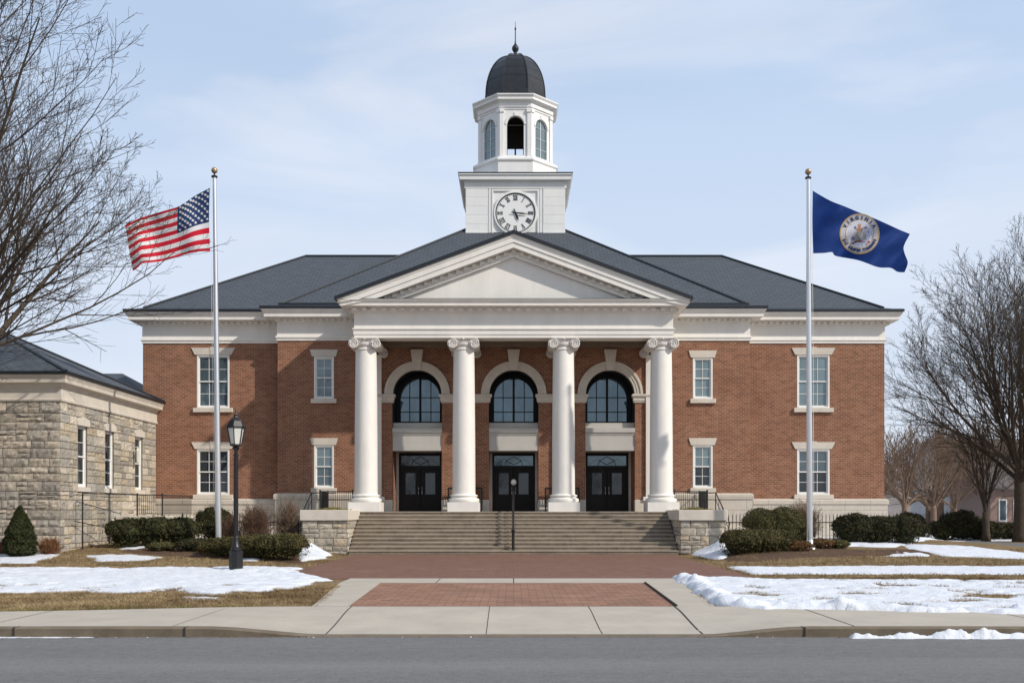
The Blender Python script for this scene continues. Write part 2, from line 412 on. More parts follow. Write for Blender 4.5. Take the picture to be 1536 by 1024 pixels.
# window list: (x, half width, z0, z1, wall y, cols, rows per sash, upper glass, lower glass)
WIN=[(-14.78,.80,6.88,9.49,YW,3,2,'gl_mid','gl_mid'),(14.74,.80,6.88,9.49,YW,3,2,'gl_blind','gl_blind'),
     (-14.78,.80,2.62,4.86,YW,3,2,'gl_dark','gl_dark'),(14.74,.80,2.62,4.86,YW,3,2,'gl_mid','gl_dark'),
     (-9.18,.48,7.24,9.28,YC,2,2,'gl_blind','gl_blind'),(9.15,.48,7.24,9.23,YC,2,2,'gl_blind','gl_blind'),
     (-9.18,.48,2.93,5.00,YC,2,2,'gl_blind','gl_mid'),(9.15,.48,2.93,5.00,YC,2,2,'gl_blind','gl_dark')]
ZT=10.10
mb=MB()
ops=[(a-AR,a+AR,LZ,SPR,True) for a in ARX]+[(w[0]-w[1],w[0]+w[1],w[2],w[3],False) for w in WIN if w[4]==YC]
# windows in one column: put both holes of a column in
wall_openings(mb,-11.42,11.42,-.1,ZT,YC,ops)
for s in (-1,1): mb.add([(s*11.42,YC,-.1),(s*11.42,YW,-.1),(s*11.42,YW,ZT),(s*11.42,YC,ZT)],[(0,1,2,3) if s>0 else (3,2,1,0)])
for a in ARX:      # brick jambs of the deep recesses
    for s in (-1,1):
        x=a+s*AR; mb.add([(x,YC,LZ),(x,50.3,LZ),(x,50.3,6.12),(x,YC,6.12)],[(3,2,1,0) if s>0 else (0,1,2,3)])
mb.build('brick_wall',M['brick'],court)
mb=MB()
for s in (-1,1):
    wn=[w for w in WIN if w[4]==YW and w[0]*s>0]
    xa,xb=sorted((s*11.42,s*18.24))
    wall_openings(mb,xa,xb,-.1,ZT,YW,[(w[0]-w[1],w[0]+w[1],w[2],w[3],False) for w in wn])
    mb.add([(s*18.24,YW,-.1),(s*18.24,62.4,-.1),(s*18.24,62.4,ZT),(s*18.24,YW,ZT)],[(0,1,2,3) if s>0 else (3,2,1,0)])
mb.add([(-18.24,62.4,-.1),(18.24,62.4,-.1),(18.24,62.4,ZT),(-18.24,62.4,ZT)],[(3,2,1,0)])
mb.build('wing_wall',M['brick'],court)
# water table
mb=MB(); path=[(-18.24,62.4),(-18.24,YW),(-11.42,YW),(-11.42,YC),(-9.0,YC)]
prof=[(.34,-.2),(.34,1.05),(.30,1.10),(.12,1.10),(.12,2.12),(.17,2.16),(.17,2.34),(.10,2.40),(0,2.42)]
for pth_,pf_ in (([(-18.24,62.4),(-18.24,YW),(-11.75,YW)],0),([(11.75,YW),(18.24,YW),(18.24,62.4)],0),([(-11.42,YW+.3),(-11.42,YC),(-7.7,YC)],1),([(7.7,YC),(11.42,YC),(11.42,YW+.3)],1)):
    p2=[(.34,-.2),(.34,1.05),(.30,1.10),(.12,1.10),(.12,2.36),(.17,2.40),(.17,2.60),(.10,2.66),(0,2.68)]
    mb=MB(); mb.sweep(pth_,p2 if pf_ else prof,1); mb.build('water_table',[M['lime'],M['limeb']],court)
mb=MB()   # basement grille opening at the right wing
mb.box(14.1,14.75,YW-.36,YW-.2,.55,1.0); mb.build('basement_grille',M['black'],court)
def window(w,label=None):
    x,hw,z0,z1,y,nc,nr,gu,gd=w; r=y+.10; mb=MB()
    fr=.075
    mb.box(x-hw,x-hw+fr,y-.012,r+.1,z0,z1); mb.box(x+hw-fr,x+hw,y-.012,r+.1,z0,z1)
    mb.box(x-hw+fr,x+hw-fr,y-.012,r+.1,z1-fr,z1); mb.box(x-hw+fr,x+hw-fr,y-.03,r+.1,z0,z0+fr)
    f=mb.build('window',M['sash'],court)
    zm=(z0+z1)/2; xi0=x-hw+fr; xi1=x+hw-fr
    for nm,a,b,yy,g in (('upper_sash',zm-.025,z1-fr,y+.045,gu),('lower_sash',z0+fr,zm+.03,y+.085,gd)):
        mb=MB(); st=.055
        mb.box(xi0,xi0+st,yy,yy+.04,a,b); mb.box(xi1-st,xi1,yy,yy+.04,a,b); mb.box(xi0+st,xi1-st,yy,yy+.04,a,a+st); mb.box(xi0+st,xi1-st,yy,yy+.04,b-st,b)
        for i in range(1,nc):
            xx=xi0+st+(xi1-xi0-2*st)*i/nc; mb.box(xx-.011,xx+.011,yy+.008,yy+.032,a+st,b-st)
        for j in range(1,nr):
            zz=a+st+(b-a-2*st)*j/nr; mb.box(xi0+st,xi1-st,yy+.01,yy+.03,zz-.011,zz+.011)
        mb.build('sash',M['sash'],f)
        mb=MB(); mb.box(xi0+.02,xi1-.02,yy+.028,yy+.036,a+.02,b-.02); mb.build('pane',M[g],f)
    big=hw>.6; mb=MB()
    so=.17 if big else .14
    mb.bbox(x-hw-so,x+hw+so,y-.13,y+.02,z0-.22,z0-.002,.012); mb.build('sill',M['lime'],f)
    mb=MB(); h=.34; e=.10 if big else .10; e2=.27 if big else .20
    mb.prism_y([(x-hw-e,z1+.003),(x+hw+e,z1+.003),(x+hw+e2,z1+h),(x-hw-e2,z1+h)],y-.05,y+.02)
    if big: mb.prism_y([(x-.11,z1+.001),(x+.11,z1+.001),(x+.15,z1+h+.04),(x-.15,z1+h+.04)],y-.075,y-.04)
    mb.build('lintel',M['lime'],f)
for w in WIN: window(w)
# arches
def ring(mb,cx,cz,r0,r1,y0,y1,n=40,mi=None):
    for i in range(n):
        a=PI*i/n; b=PI*(i+1)/n
        P=lambda r,t,y:(cx-r*math.cos(t),y,cz+r*math.sin(t))
        mb.add([P(r0,a,y0),P(r0,b,y0),P(r1,b,y0),P(r1,a,y0),P(r0,a,y1),P(r0,b,y1),P(r1,b,y1),P(r1,a,y1)],
               [(3,2,1,0),(0,1,5,4),(2,3,7,6)],mi)
for a in ARX:
    mb=MB(); ring(mb,a,SPR,AR-.02,AR+.10,YC-.06,YC+.25); ring(mb,a,SPR,AR+.10,AR+.26,YC-.085,YC+.05); ring(mb,a,SPR,AR+.26,AR+.38,YC-.13,YC+.05)
    arv=mb.build('archivolt',M['lime'],court)
    mb=MB(); mb.prism_y([(a-.17,SPR+AR-.06),(a+.17,SPR+AR-.06),(a+.30,SPR+2.14),(a-.30,SPR+2.14)],YC-.21,YC+.03); mb.build('keystone',M['lime'],arv)
    # metal lined recess above the door head
    mb=MB(); n=28; y1=50.25
    for i in range(n):
        t0=PI*i/n; t1=PI*(i+1)/n; c=lambda t,y:(a-(AR-.004)*math.cos(t),y,SPR+(AR-.004)*math.sin(t))
        mb.add([c(t0,YC+.25),c(t0,y1),c(t1,y1),c(t1,YC+.25)],[(0,1,2,3)])
    for s in (-1,1):
        x=a+s*(AR-.004); mb.add([(x,YC+.25,6.12),(x,y1,6.12),(x,y1,SPR),(x,YC+.25,SPR)],[(3,2,1,0) if s>0 else (0,1,2,3)])
    mb.build('recess_lining',M['bronze'],court)
    # arched window: frame ring, mullions, glass
    yg=50.05; mb=MB(); ri=.98; za=6.14
    ring(mb,a,SPR,ri,AR-.006,yg-.08,yg+.08); 
    for s in (-1,1): mb.box(min(a+s*ri,a+s*(AR-.006)),max(a+s*ri,a+s*(AR-.006)),yg-.08,yg+.08,za,SPR)
    mb.box(a-ri,a+ri,yg-.08,yg+.08,za,za+.14)
    f=mb.build('arched_window',M['bronze'],court)
    mb=MB(); mb.box(a-.055,a+.055,yg-.05,yg+.05,za+.14,SPR+ri-.002)
    for dx in (-.53,.53): mb.box(a+dx-.02,a+dx+.02,yg-.03,yg+.03,za+.14,SPR+math.sqrt(ri*ri-.53**2))
    for zz in (SPR+.02-.72+.0,SPR+.02): 
        for (u,v) in ((a-ri,a-.055),(a+.055,a+ri)): mb.box(u,v,yg-.028,yg+.028,zz-.02,zz+.02)
    mb.build('mullion',M['bronze'],f)
    mb=MB(); pts=[(a-ri,za+.1),(a+ri,za+.1)]+[(a+ri*math.cos(PI*i/24),SPR+ri*math.sin(PI*i/24)) for i in range(25)]
    mb.prism_y(pts,yg,yg+.015); mb.build('pane',M['gl_arch'],f)
    # grey sill, door head panel
    mb=MB(); mb.box(a-AR+.003,a+AR-.003,YC+.35,50.2,5.70,6.11); mb.build('window_sill',M['panel'],court)
    mb=MB(); X0=a-AR+.004; X1=a+AR-.004
    mb.box(X0,X1,YC+.06,50.2,4.72,5.695); 
    mb.sweep([(X0,YC+.06),(X1,YC+.06)],[(0,5.46),(.03,5.50),(.03,5.58),(.09,5.62),(.09,5.82),(0,5.84),(-.3,5.84),(-.3,5.705)])
    mb.box(X0+.001,X1-.001,YC+.035,YC+.06,4.74,4.96)
    mb.build('door_head_panel',M['panel'],court)
    # casing + doors
    yd=50.1
    for s in (-1,1): mb=MB(); mb.box(min(a+s*1.07,a+s*(AR-.004)),max(a+s*1.07,a+s*(AR-.004)),yd-.14,yd+.1,LZ,4.72); mb.build('door_jamb',M['lime'],court)
    mb=MB(); mb.box(a-1.07,a-.97,yd-.1,yd+.08,LZ,4.715); mb.box(a+.97,a+1.07,yd-.1,yd+.08,LZ,4.715); mb.box(a-.97,a+.97,yd-.1,yd+.08,4.58,4.715)
    mb.box(a-.97,a+.97,yd-.1,yd+.08,3.92,4.08)
    df=mb.build('door_frame',M['door'],court)
    mb=MB(); mb.box(a-.97,a+.97,yd,yd+.012,4.08,4.58); mb.build('transom_pane',M['gl_arch'] if a>-1 else M['gl_door'],df)
    mb=MB(); c=(a,4.33)
    pts=[(a-.38,4.33),(a,4.53),(a+.38,4.33),(a,4.13)]
    for p,q in zip(pts,pts[1:]+pts[:1]): mb.tube([(p[0],yd-.015,p[1]),(q[0],yd-.015,q[1])],.016,4)
    for s in (-1,1):
        mb.tube([(a+s*.38,yd-.015,4.33),(a+s*.44,yd-.015,4.10)],.014,4); mb.tube([(a+s*.38,yd-.015,4.33),(a+s*.46,yd-.015,4.45),(a+s*.9,yd-.015,4.12)],.006,4)
    mb.build('transom_tracery',M['black'],df)
    for s in (-1,1):
        x0,x1=sorted((a+s*.012,a+s*.965)); zt=3.915; mb=MB()
        gx0,gx1=sorted((a+s*.25,a+s*.74)); 
        if s: 
            for (u,v,p,q) in ((x0,gx0,LZ+.02,zt),(gx1,x1,LZ+.02,zt),(gx0,gx1,LZ+.02,LZ+.86),(gx0,gx1,LZ+1.92,zt)): mb.box(u,v,yd-.05,yd+.01,p,q)
        mb.box(gx0+.0,gx1,yd-.062,yd-.05,LZ+.28,LZ+.72)
        d=mb.build('door',M['door'],court)
        mb=MB(); mb.box(gx0,gx1,yd-.025,yd-.015,LZ+.86,LZ+1.92); mb.build('pane',M['gl_door'],d)
        mb=MB(); hx=a+s*.09; mb.tube([(hx,yd-.06,LZ+.85),(hx,yd-.12,LZ+.88),(hx,yd-.12,LZ+1.2),(hx,yd-.06,LZ+1.23)],.014,6); mb.build('handle',M['pole'],d)
# impost band
mb=MB(); xs=[-7.25]+sum([[a-AR,a+AR] for a in ARX],[])+[7.25]
ip=[(0,7.04),(.05,7.06),(.05,7.12),(.08,7.14),(.08,7.26),(.13,7.34),(.15,7.36),(.15,7.44),(.12,7.462),(0,7.464)]
for u,v in zip(xs[::2],xs[1::2]):
    pth=[(u,YC),(v,YC)]
    if u>-7: pth=[(u,YC+.25)]+pth
    if v<7: pth=pth+[(v,YC+.25)]
    mb.sweep(pth,ip)
mb.build('impost_band',M['lime'],court)
# pier base blocks
for u,v in zip(xs[::2],xs[1::2]):
    mb=MB(); mb.bbox(max(u,-7.25)-.02,min(v,7.25)+.02,YC-.10,YC+.3,LZ-.05,2.36,.02); mb.build('pier_base',M['lime'],court)
# floor behind / dark room
mb=MB(); mb.box(-6.2,6.2,50.3,50.4,0,9.6); mb.build('inner_wall',M['interior'],court)
# ---- main entablature
def entab(mb,path,z,closed=False,k=1):
    mb.sweep(path,[(0,z-.02),(.05,z-.02),(.05,z+.08),(.09,z+.11),(.09,z+.19),(.03,z+.22),(.02,z+.86),(.07,z+.90),(.10,z+.90),(.10,z+1.03),(.52,z+1.05),(.54,z+1.05),(.54,z+1.20),(.58,z+1.24),(.66,z+1.36),(.66,z+1.41),(.0,z+1.42)],0,closed)
def dentils(mb_,x0,x1,y,z0,z1,sp,w,d,axis='x',sgn=-1,par=None):
    n=int(abs(x1-x0)/sp); st=(x1-x0)/n
    for i in range(n):
        c=x0+st*(i+.5); mb=mb_ if par is None else MB()
        if axis=='x': mb.box(c-w/2,c+w/2,y-d,y+.01,z0,z1)
        else: mb.box(*sorted((y,y+sgn*d)),c-w/2,c+w/2,z0,z1)
        if par is not None: mb.build('dentil',M['white'],par)
mb=MB(); pathW=[(-18.24,62.4),(-18.24,YW),(-11.42,YW),(-11.42,YC),(11.42,YC),(11.42,YW),(18.24,YW),(18.24,62.4)]
entab(mb,pathW,10.07); ent=mb.build('entablature',M['white'],court)
mb=MB(); dz0,dz1=10.975,11.10
for s in (-1,1):
    a,b=sorted((s*11.6,s*18.3)); dentils(mb,a,b,YW-.10,dz0,dz1,.28,.15,.14,par=ent)
    a,b=sorted((s*7.4,s*11.48)); dentils(mb,a,b,YC-.10,dz0,dz1,.28,.15,.14,par=ent)
    dentils(mb,49.2,62,s*18.34,dz0,dz1,.28,.15,.17,'y',s)
mb.build('dentil_course',M['white'],court)['kind']='stuff'
mb=MB(); mb.sweep(pathW,[(.60,11.485),(.70,11.487),(.72,11.50),(.72,11.60),(.66,11.63),(.30,11.70),(0,11.80),(-.05,11.80)]); mb.build('gutter',M['flash'],court)
# ---- roofs
def pyramid(mb,x0,x1,y0,y1,z0,ridge,mi=0):
    a,b,z=ridge # ridge end points (x,y),(x,y)
    B=[(x0,y0,z0),(x1,y0,z0),(x1,y1,z0),(x0,y1,z0)]
    A=(*a,z); C=(*b,z)
    mb.add(B+[A,C],[(0,1,5,4),(1,2,5),(2,3,4,5),(3,0,4)],mi)
mb=MB(); pyramid(mb,-18.2,18.2,49.2,62.4,11.78,((-11.62,55.8),(11.62,55.8),16.0)); rw=mb.build('wing_roof',M['roof'],court)
mb=MB()
for p in (((-18.2,49.2,11.8),(-11.62,55.8,16.02)),((18.2,49.2,11.8),(11.62,55.8,16.02)),((-11.62,55.8,16.02),(11.62,55.8,16.02)),((18.2,62.4,11.8),(11.62,55.8,16.02)),((-18.2,62.4,11.8),(-11.62,55.8,16.02))): mb.tube(p,.075,6)
mb.build('ridge_cap',M['flash'],rw)
AP=(0.05,59.3,19.65)
mb=MB(); B=[(-11.35,48.38,11.78),(11.35,48.38,11.78),(11.35,70.2,11.78),(-11.35,70.2,11.78)]
mb.add(B+[AP],[(0,1,4),(1,2,4),(2,3,4),(3,0,4)]); rc=mb.build('central_roof',M['roof'],court)
mb=MB()
for b in B: mb.tube([b,AP],.085,6)
mb.box(-11.35,-7.6,48.28,48.5,11.70,11.86); mb.box(7.6,11.35,48.28,48.5,11.70,11.86)
mb.build('ridge_cap',M['flash'],rc)
# ---- portico
mb=MB(); X=7.26; zp=9.69
pp=[(-X,YC),(-X,YP),(X,YP),(X,YC)]
mb.sweep(pp,[(-.9,zp),(0,zp),(0,zp+.14),(.03,zp+.15),(.03,zp+.33),(.08,zp+.38),(.08,zp+.43),(0,zp+.45),(0,zp+1.08),(.06,zp+1.13),(.12,zp+1.13),(.12,zp+1.34),(.50,zp+1.36),(.56,zp+1.36),(.56,zp+1.46),(.62,zp+1.56),(.66,zp+1.60),(.66,zp+1.62),(-.9,zp+1.63)])
pe=mb.build('portico_entablature',M['white'],court)
dentils(None,-7.42,7.42,YP-.12,zp+1.18,zp+1.33,.43,.21,.15,par=pe)
for s in (-1,1): dentils(None,45.5,48.2,s*7.38,zp+1.18,zp+1.33,.43,.21,.15,'y',s,par=pe)
mb=MB(); mb.box(-6.36,6.36,46.4,YC-.01,9.95,10.05)
for k in range(4): mb.box(-6.36,6.36,46.42+k*.5,46.48+k*.5,9.93,9.95)
mb.box(-6.36,6.36,YC-.35,YC-.01,9.72,9.95); mb.build('portico_ceiling',M['ceil'],court)
# flashing on top of horizontal cornice
mb=MB(); mb.box(-7.9,7.9,YP-.64,YP+.1,zp+1.632,zp+1.66); mb.build('cornice_flashing',M['flash'],court)
# pediment
zb=zp+1.66; SL=(14.24-11.30)/7.95; zap=14.24
mb=MB(); mb.add([(-7.3,45.42,zb),(7.3,45.42,zb),(0,45.42,zb+7.3*SL)],[(0,1,2)])
mb.build('tympanum',M['white'],court)
def rake(mb,y0,y1,t0,t1,xe,mi=None):  # both slopes: layer between depth t0 and t1 (vertical) below the top line
    zt=lambda x:zap-abs(x)*SL
    for s in (-1,1):
        xs_=[0,s*xe]; 
        P=[(0,zap-t0),(s*xe,zap-xe*SL-t0),(s*xe,max(zb-.02,zap-xe*SL-t1)),(0,zap-t1)]
        xc=(zap-t1-(zb-.02))/SL
        if xc<xe: P=[(0,zap-t0),(s*xe,zap-xe*SL-t0)]+([(s*xe,zb-.02)] if zap-xe*SL-t0>zb-.02 else [])+[(s*xc,zb-.02),(0,zap-t1)]
        if s>0: P=P[::-1]
        mb.prism_y(P,y0,y1,mi)
mb=MB(); rake(mb,YP-.68,YP+.1,0,.12,7.95); rake(mb,YP-.65,YP+.1,.12,.36,7.94); rake(mb,YP-.61,YP+.1,.36,.60,7.7); rake(mb,YP-.22,YP+.1,.62,.86,7.1)
rk=mb.build('raking_cornice',M['white'],court)
mb=MB()
for s in (-1,1):
    x=.0 if s>0 else .36
    while x<6.3:
        zt=zap-x*SL-.64; mb=MB(); mb.prism_y([(s*x-.09,zt-.13+.09*SL*s),(s*x+.09,zt-.13-.09*SL*s),(s*x+.09,zt+.03),(s*x-.09,zt+.03)],YP-.31,YP-.2); mb.build('dentil',M['white'],rk); x+=.36
mb=MB(); rake(mb,YP-.24,YP+.1,.86,.93,6.9); mb.build('raking_moulding',M['white'],rk)
# portico gable roof
mb=MB(); xe=8.03; y0=YP-.74; y1=53.2; th=.12
for s in (-1,1):
    P=[(0,zap+.02),(s*xe,zap-xe*SL+.02),(s*xe,zap-xe*SL+.02+th),(0,zap+.02+th)]
    if s>0: P=P[::-1]
    P=P
    mb.prism_y(P[::-1] if s<0 else P[::1],y0,y1)
pr=mb.build('portico_roof',M['roof'],court)
mb=MB()
for s in (-1,1):
    P=[(0,zap+.0),(s*xe,zap-xe*SL+.0),(s*xe,zap-xe*SL+.15),(0,zap+.155)]
    mb.prism_y(P[::-1] if s>0 else P,y0-.03,y0-.001)
mb.build('roof_edge',M['flash'],pr)
# ---- columns
def volute(mb,cx,cy,cz,r,d):
    n=20; vs=[]; 
    mb.add([(cx+r*math.cos(2*PI*k/n),y,cz+r*math.sin(2*PI*k/n)) for y in (cy-d,cy+d) for k in range(n)],
           [tuple(range(n)),tuple(range(2*n-1,n-1,-1))]+[((k+1)%n,k,k+n,(k+1)%n+n) for k in range(n)])
    sg=1 if cx>0 else -1
    for yy in (cy-d,):
        for dirn in (1,):
            pts=[]
            for i in range(34):
                t=i/33; rr=r*(1-.85*t); an=PI/2-dirn*2*PI*2.1*t
                pts.append((cx+rr*math.cos(an),yy-.015,cz+rr*math.sin(an)))
            mb.tube(pts,[.036*(1-.55*i/33) for i in range(34)],6)
        mb.sphere((cx,yy-.01,cz),.03,8,6)
def column(x,y,engaged=False):
    top=9.69; 
    if not engaged:
        mb=MB(); mb.lathe([(.53,2.60),(.525,3.5),(.52,5),(.505,7),(.485,8.6),(.478,9.14),(.50,9.16),(.515,9.19),(.50,9.22),(.48,9.24),(.48,9.34)],x,y,40)
        c=mb.build('column',M['column'],court,True,auto=40)
        mb=MB(); mb.bbox(x-.72,x+.72,y-.72,y+.72,LZ-.02,2.22,.012)
        mb.lathe([(.66,2.22),(.70,2.25),(.715,2.31),(.70,2.37),(.66,2.40),(.61,2.41),(.585,2.44),(.59,2.47),(.62,2.48),(.64,2.51),(.63,2.545),(.60,2.565),(.55,2.57),(.535,2.60)],x,y,40)
        mb.build('column_base',M['column'],c,True,auto=35)
    else:
        mb=MB(); mb.box(x-.40,x+.40,y-.10,y+.1,2.36,9.34); c=mb.build('pilaster',M['column'],court)
        mb=MB(); mb.bbox(x-.55,x+.55,y-.17,y+.1,2.30,2.5,.02); mb.build('pilaster_base',M['column'],c)
    mb=MB(); d=.58 if not engaged else .18; vz=9.43
    if not engaged: mb.lathe([(.48,9.30),(.54,9.36),(.57,9.43),(.56,9.48)],x,y,32)
    for s in (-1,1): volute(mb,x+s*.50,y,vz,.225,d)
    mb.box(x-.50,x+.50,y-d+.04,y+d-.04,9.49,9.615); mb.box(x-.46,x+.46,y-d+.01,y-d+.05,9.585,9.62)
    mb.sweep([(x-.52,y+d),(x-.52,y-d),(x+.52,y-d),(x+.52,y+d)],[(0,9.62),(.04,9.64),(.05,9.689),(-.5,9.689)])
    mb.sphere((x,y-d-.02,9.63),.05,8,6)
    mb.build('capital',M['capital'],c,True,auto=40)
for x in (-6.79,-2.29,2.29,6.79): column(x,46.02); 
for x in (-6.79,-2.29,2.29,6.79): column(x,YC-.02,True)
# ---- clock tower
TX=.10; TY=59.1; h=2.80; TF=TY-h
mb=MB(); mb.box(TX-h,TX+h,TF,TY+h,16.9,20.0)
for zz in (17.42,18.25,18.75,):   # siding boards at the corners
    pass
for s in (-1,1):
    a,b=sorted((TX+s*1.55,TX+s*2.8)); mb.box(a,b,TF-.05,TF,17.22,20.0)
    mb.box(a-.01 if s>0 else a,b if s>0 else b+.01,TF-.08,TF-.05,17.22,17.5)
    for zz in (17.95,18.45,18.95,19.45): mb.box(a+.02,b-.02,TF-.056,TF-.05,zz,zz+.42)
tw=mb.build('clock_tower',M['tower'],court)
mb=MB(); sq=[(TX-h,TY+h),(TX-h,TY-h),(TX+h,TY-h),(TX+h,TY+h)]
mb.sweep(sq,[(0,19.93),(.07,19.95),(.07,20.30),(.10,20.33),(.30,20.36),(.32,20.36),(.33,20.52),(.38,20.60),(.40,20.62),(.40,20.68),(0,20.72)],closed=True)
mb.add([(TX-h-.1,TY-h-.1,20.70),(TX+h+.1,TY-h-.1,20.70),(TX+h+.1,TY+h+.1,20.70),(TX-h-.1,TY+h+.1,20.70)],[(0,1,2,3)])
mb.build('tower_cornice',M['tower'],tw)
mb=MB(); mb.sweep(sq,[(.38,20.685),(.42,20.69),(.42,20.74),(-.2,20.78)],closed=True); mb.sweep(sq,[(.0,16.9),(.09,16.95),(.09,17.22),(.0,17.25)],closed=True); mb.build('tower_flashing',M['flash'],tw)
# moulded square clock surround
CZ=18.55; cxk=TX; mb=MB(); yk=TF
for (a,b,dp) in ((1.50,1.38,.05),(1.34,1.24,.075)):
    for (x0,x1,z0,z1) in ((-a,a,b,a),(-a,a,-a,-b),(-a,-b,-b,b),(b,a,-b,b)):
        mb.box(cxk+x0,cxk+x1,yk-dp,yk,CZ+z0 if z0>-1.3 else CZ+z0+.1,CZ+z1 if z1>-1.2 else CZ+z1+.1)
n=64
def disc(mb,r0,r1,y0,y1,mi=0):
    for k in range(n):
        a=2*PI*k/n;b=2*PI*(k+1)/n; P=lambda r,t,y:(cxk+r*math.cos(t),y,CZ+r*math.sin(t))
        if r0>0: mb.add([P(r0,a,y0),P(r0,b,y0),P(r1,b,y0),P(r1,a,y0),P(r0,a,y1),P(r0,b,y1),P(r1,b,y1),P(r1,a,y1)],[(3,2,1,0)[::-1] if False else (0,3,2,1)[::1],(4,5,1,0)[::1],(2,3,7,6)][:3],mi)
        else: mb.add([(cxk,y0,CZ),P(r1,a,y0),P(r1,b,y0)],[(0,1,2)],mi)
disc(mb,1.13,1.21,yk-.12,yk); disc(mb,1.21,1.26,yk-.08,yk)
clk=mb.build('clock',M['tower'],court)
mb=MB(); disc(mb,0,1.13,yk-.06,yk-.06); mb.build('clock_face',M['dial'],clk)
mb=MB(); disc(mb,1.075,1.125,yk-.085,yk-.05)
def stroke(mb,ang,u,v,l,w,tilt=0,y=None):   # ang clockwise from 12, u across, v radial centre
    y=yk-.07 if y is None else y
    ca,sa=math.cos(tilt),math.sin(tilt); pts=[]
    for (p,q) in ((-w/2,-l/2),(w/2,-l/2),(w/2,l/2),(-w/2,l/2)):
        uu=u+p*ca+q*sa; vv=v-p*sa+q*ca
        X_=uu*math.cos(ang)+vv*math.sin(ang); Z_=-uu*math.sin(ang)+vv*math.cos(ang); pts.append((cxk+X_,CZ+Z_))
    mb.prism_y(pts,y-.012,y)
for k in range(60):
    stroke(mb,2*PI*k/60,0,1.045,.05,.012)
mb.build('minute_ring',M['black'],clk)
nums=['XII','I','II','III','IIII','V','VI','VII','VIII','IX','X','XI']
Wd={'I':.065,'V':.13,'X':.13}
mb=MB()
for k,s in enumerate(nums):
    a=2*PI*k/12; tot=sum(Wd[c] for c in s); u=-tot/2; rv=.86; L=.27
    for c in s:
        w=Wd[c]; m_=u+w/2
        if c=='I': stroke(mb,a,m_,rv,L,.028)
        if c=='V': stroke(mb,a,m_-.03,rv,L,.028,-.22); stroke(mb,a,m_+.03,rv,L,.016,.22)
        if c=='X': stroke(mb,a,m_,rv,L*1.02,.028,-.36); stroke(mb,a,m_,rv,L*1.02,.016,.36)
        u+=w
    for q in (-1,1): stroke(mb,a,0,rv+q*L/2,.014,tot)
mb.build('numeral_ring',M['black'],clk)
def hand(mb,ang,L,tail,w,y):
    ca,sa=math.cos(ang),math.sin(ang)
    for prof in ([(-w*.35,-tail),(w*.35,-tail),(w*.5,0),(w*.75,L*.55),(0,L),(-w*.75,L*.55),(-w*.5,0)],):
        pts=[(cxk+u*ca+v*sa,CZ-u*sa+v*ca) for u,v in prof]; mb.prism_y(pts,y-.015,y)
mb=MB(); hand(mb,2*PI*(5+16/60)/12,.48,.24,.085,yk-.10); mb.build('hour_hand',M['black'],clk)
mb=MB(); hand(mb,2*PI*16/60,.72,.24,.06,yk-.13); mb.build('minute_hand',M['black'],clk)
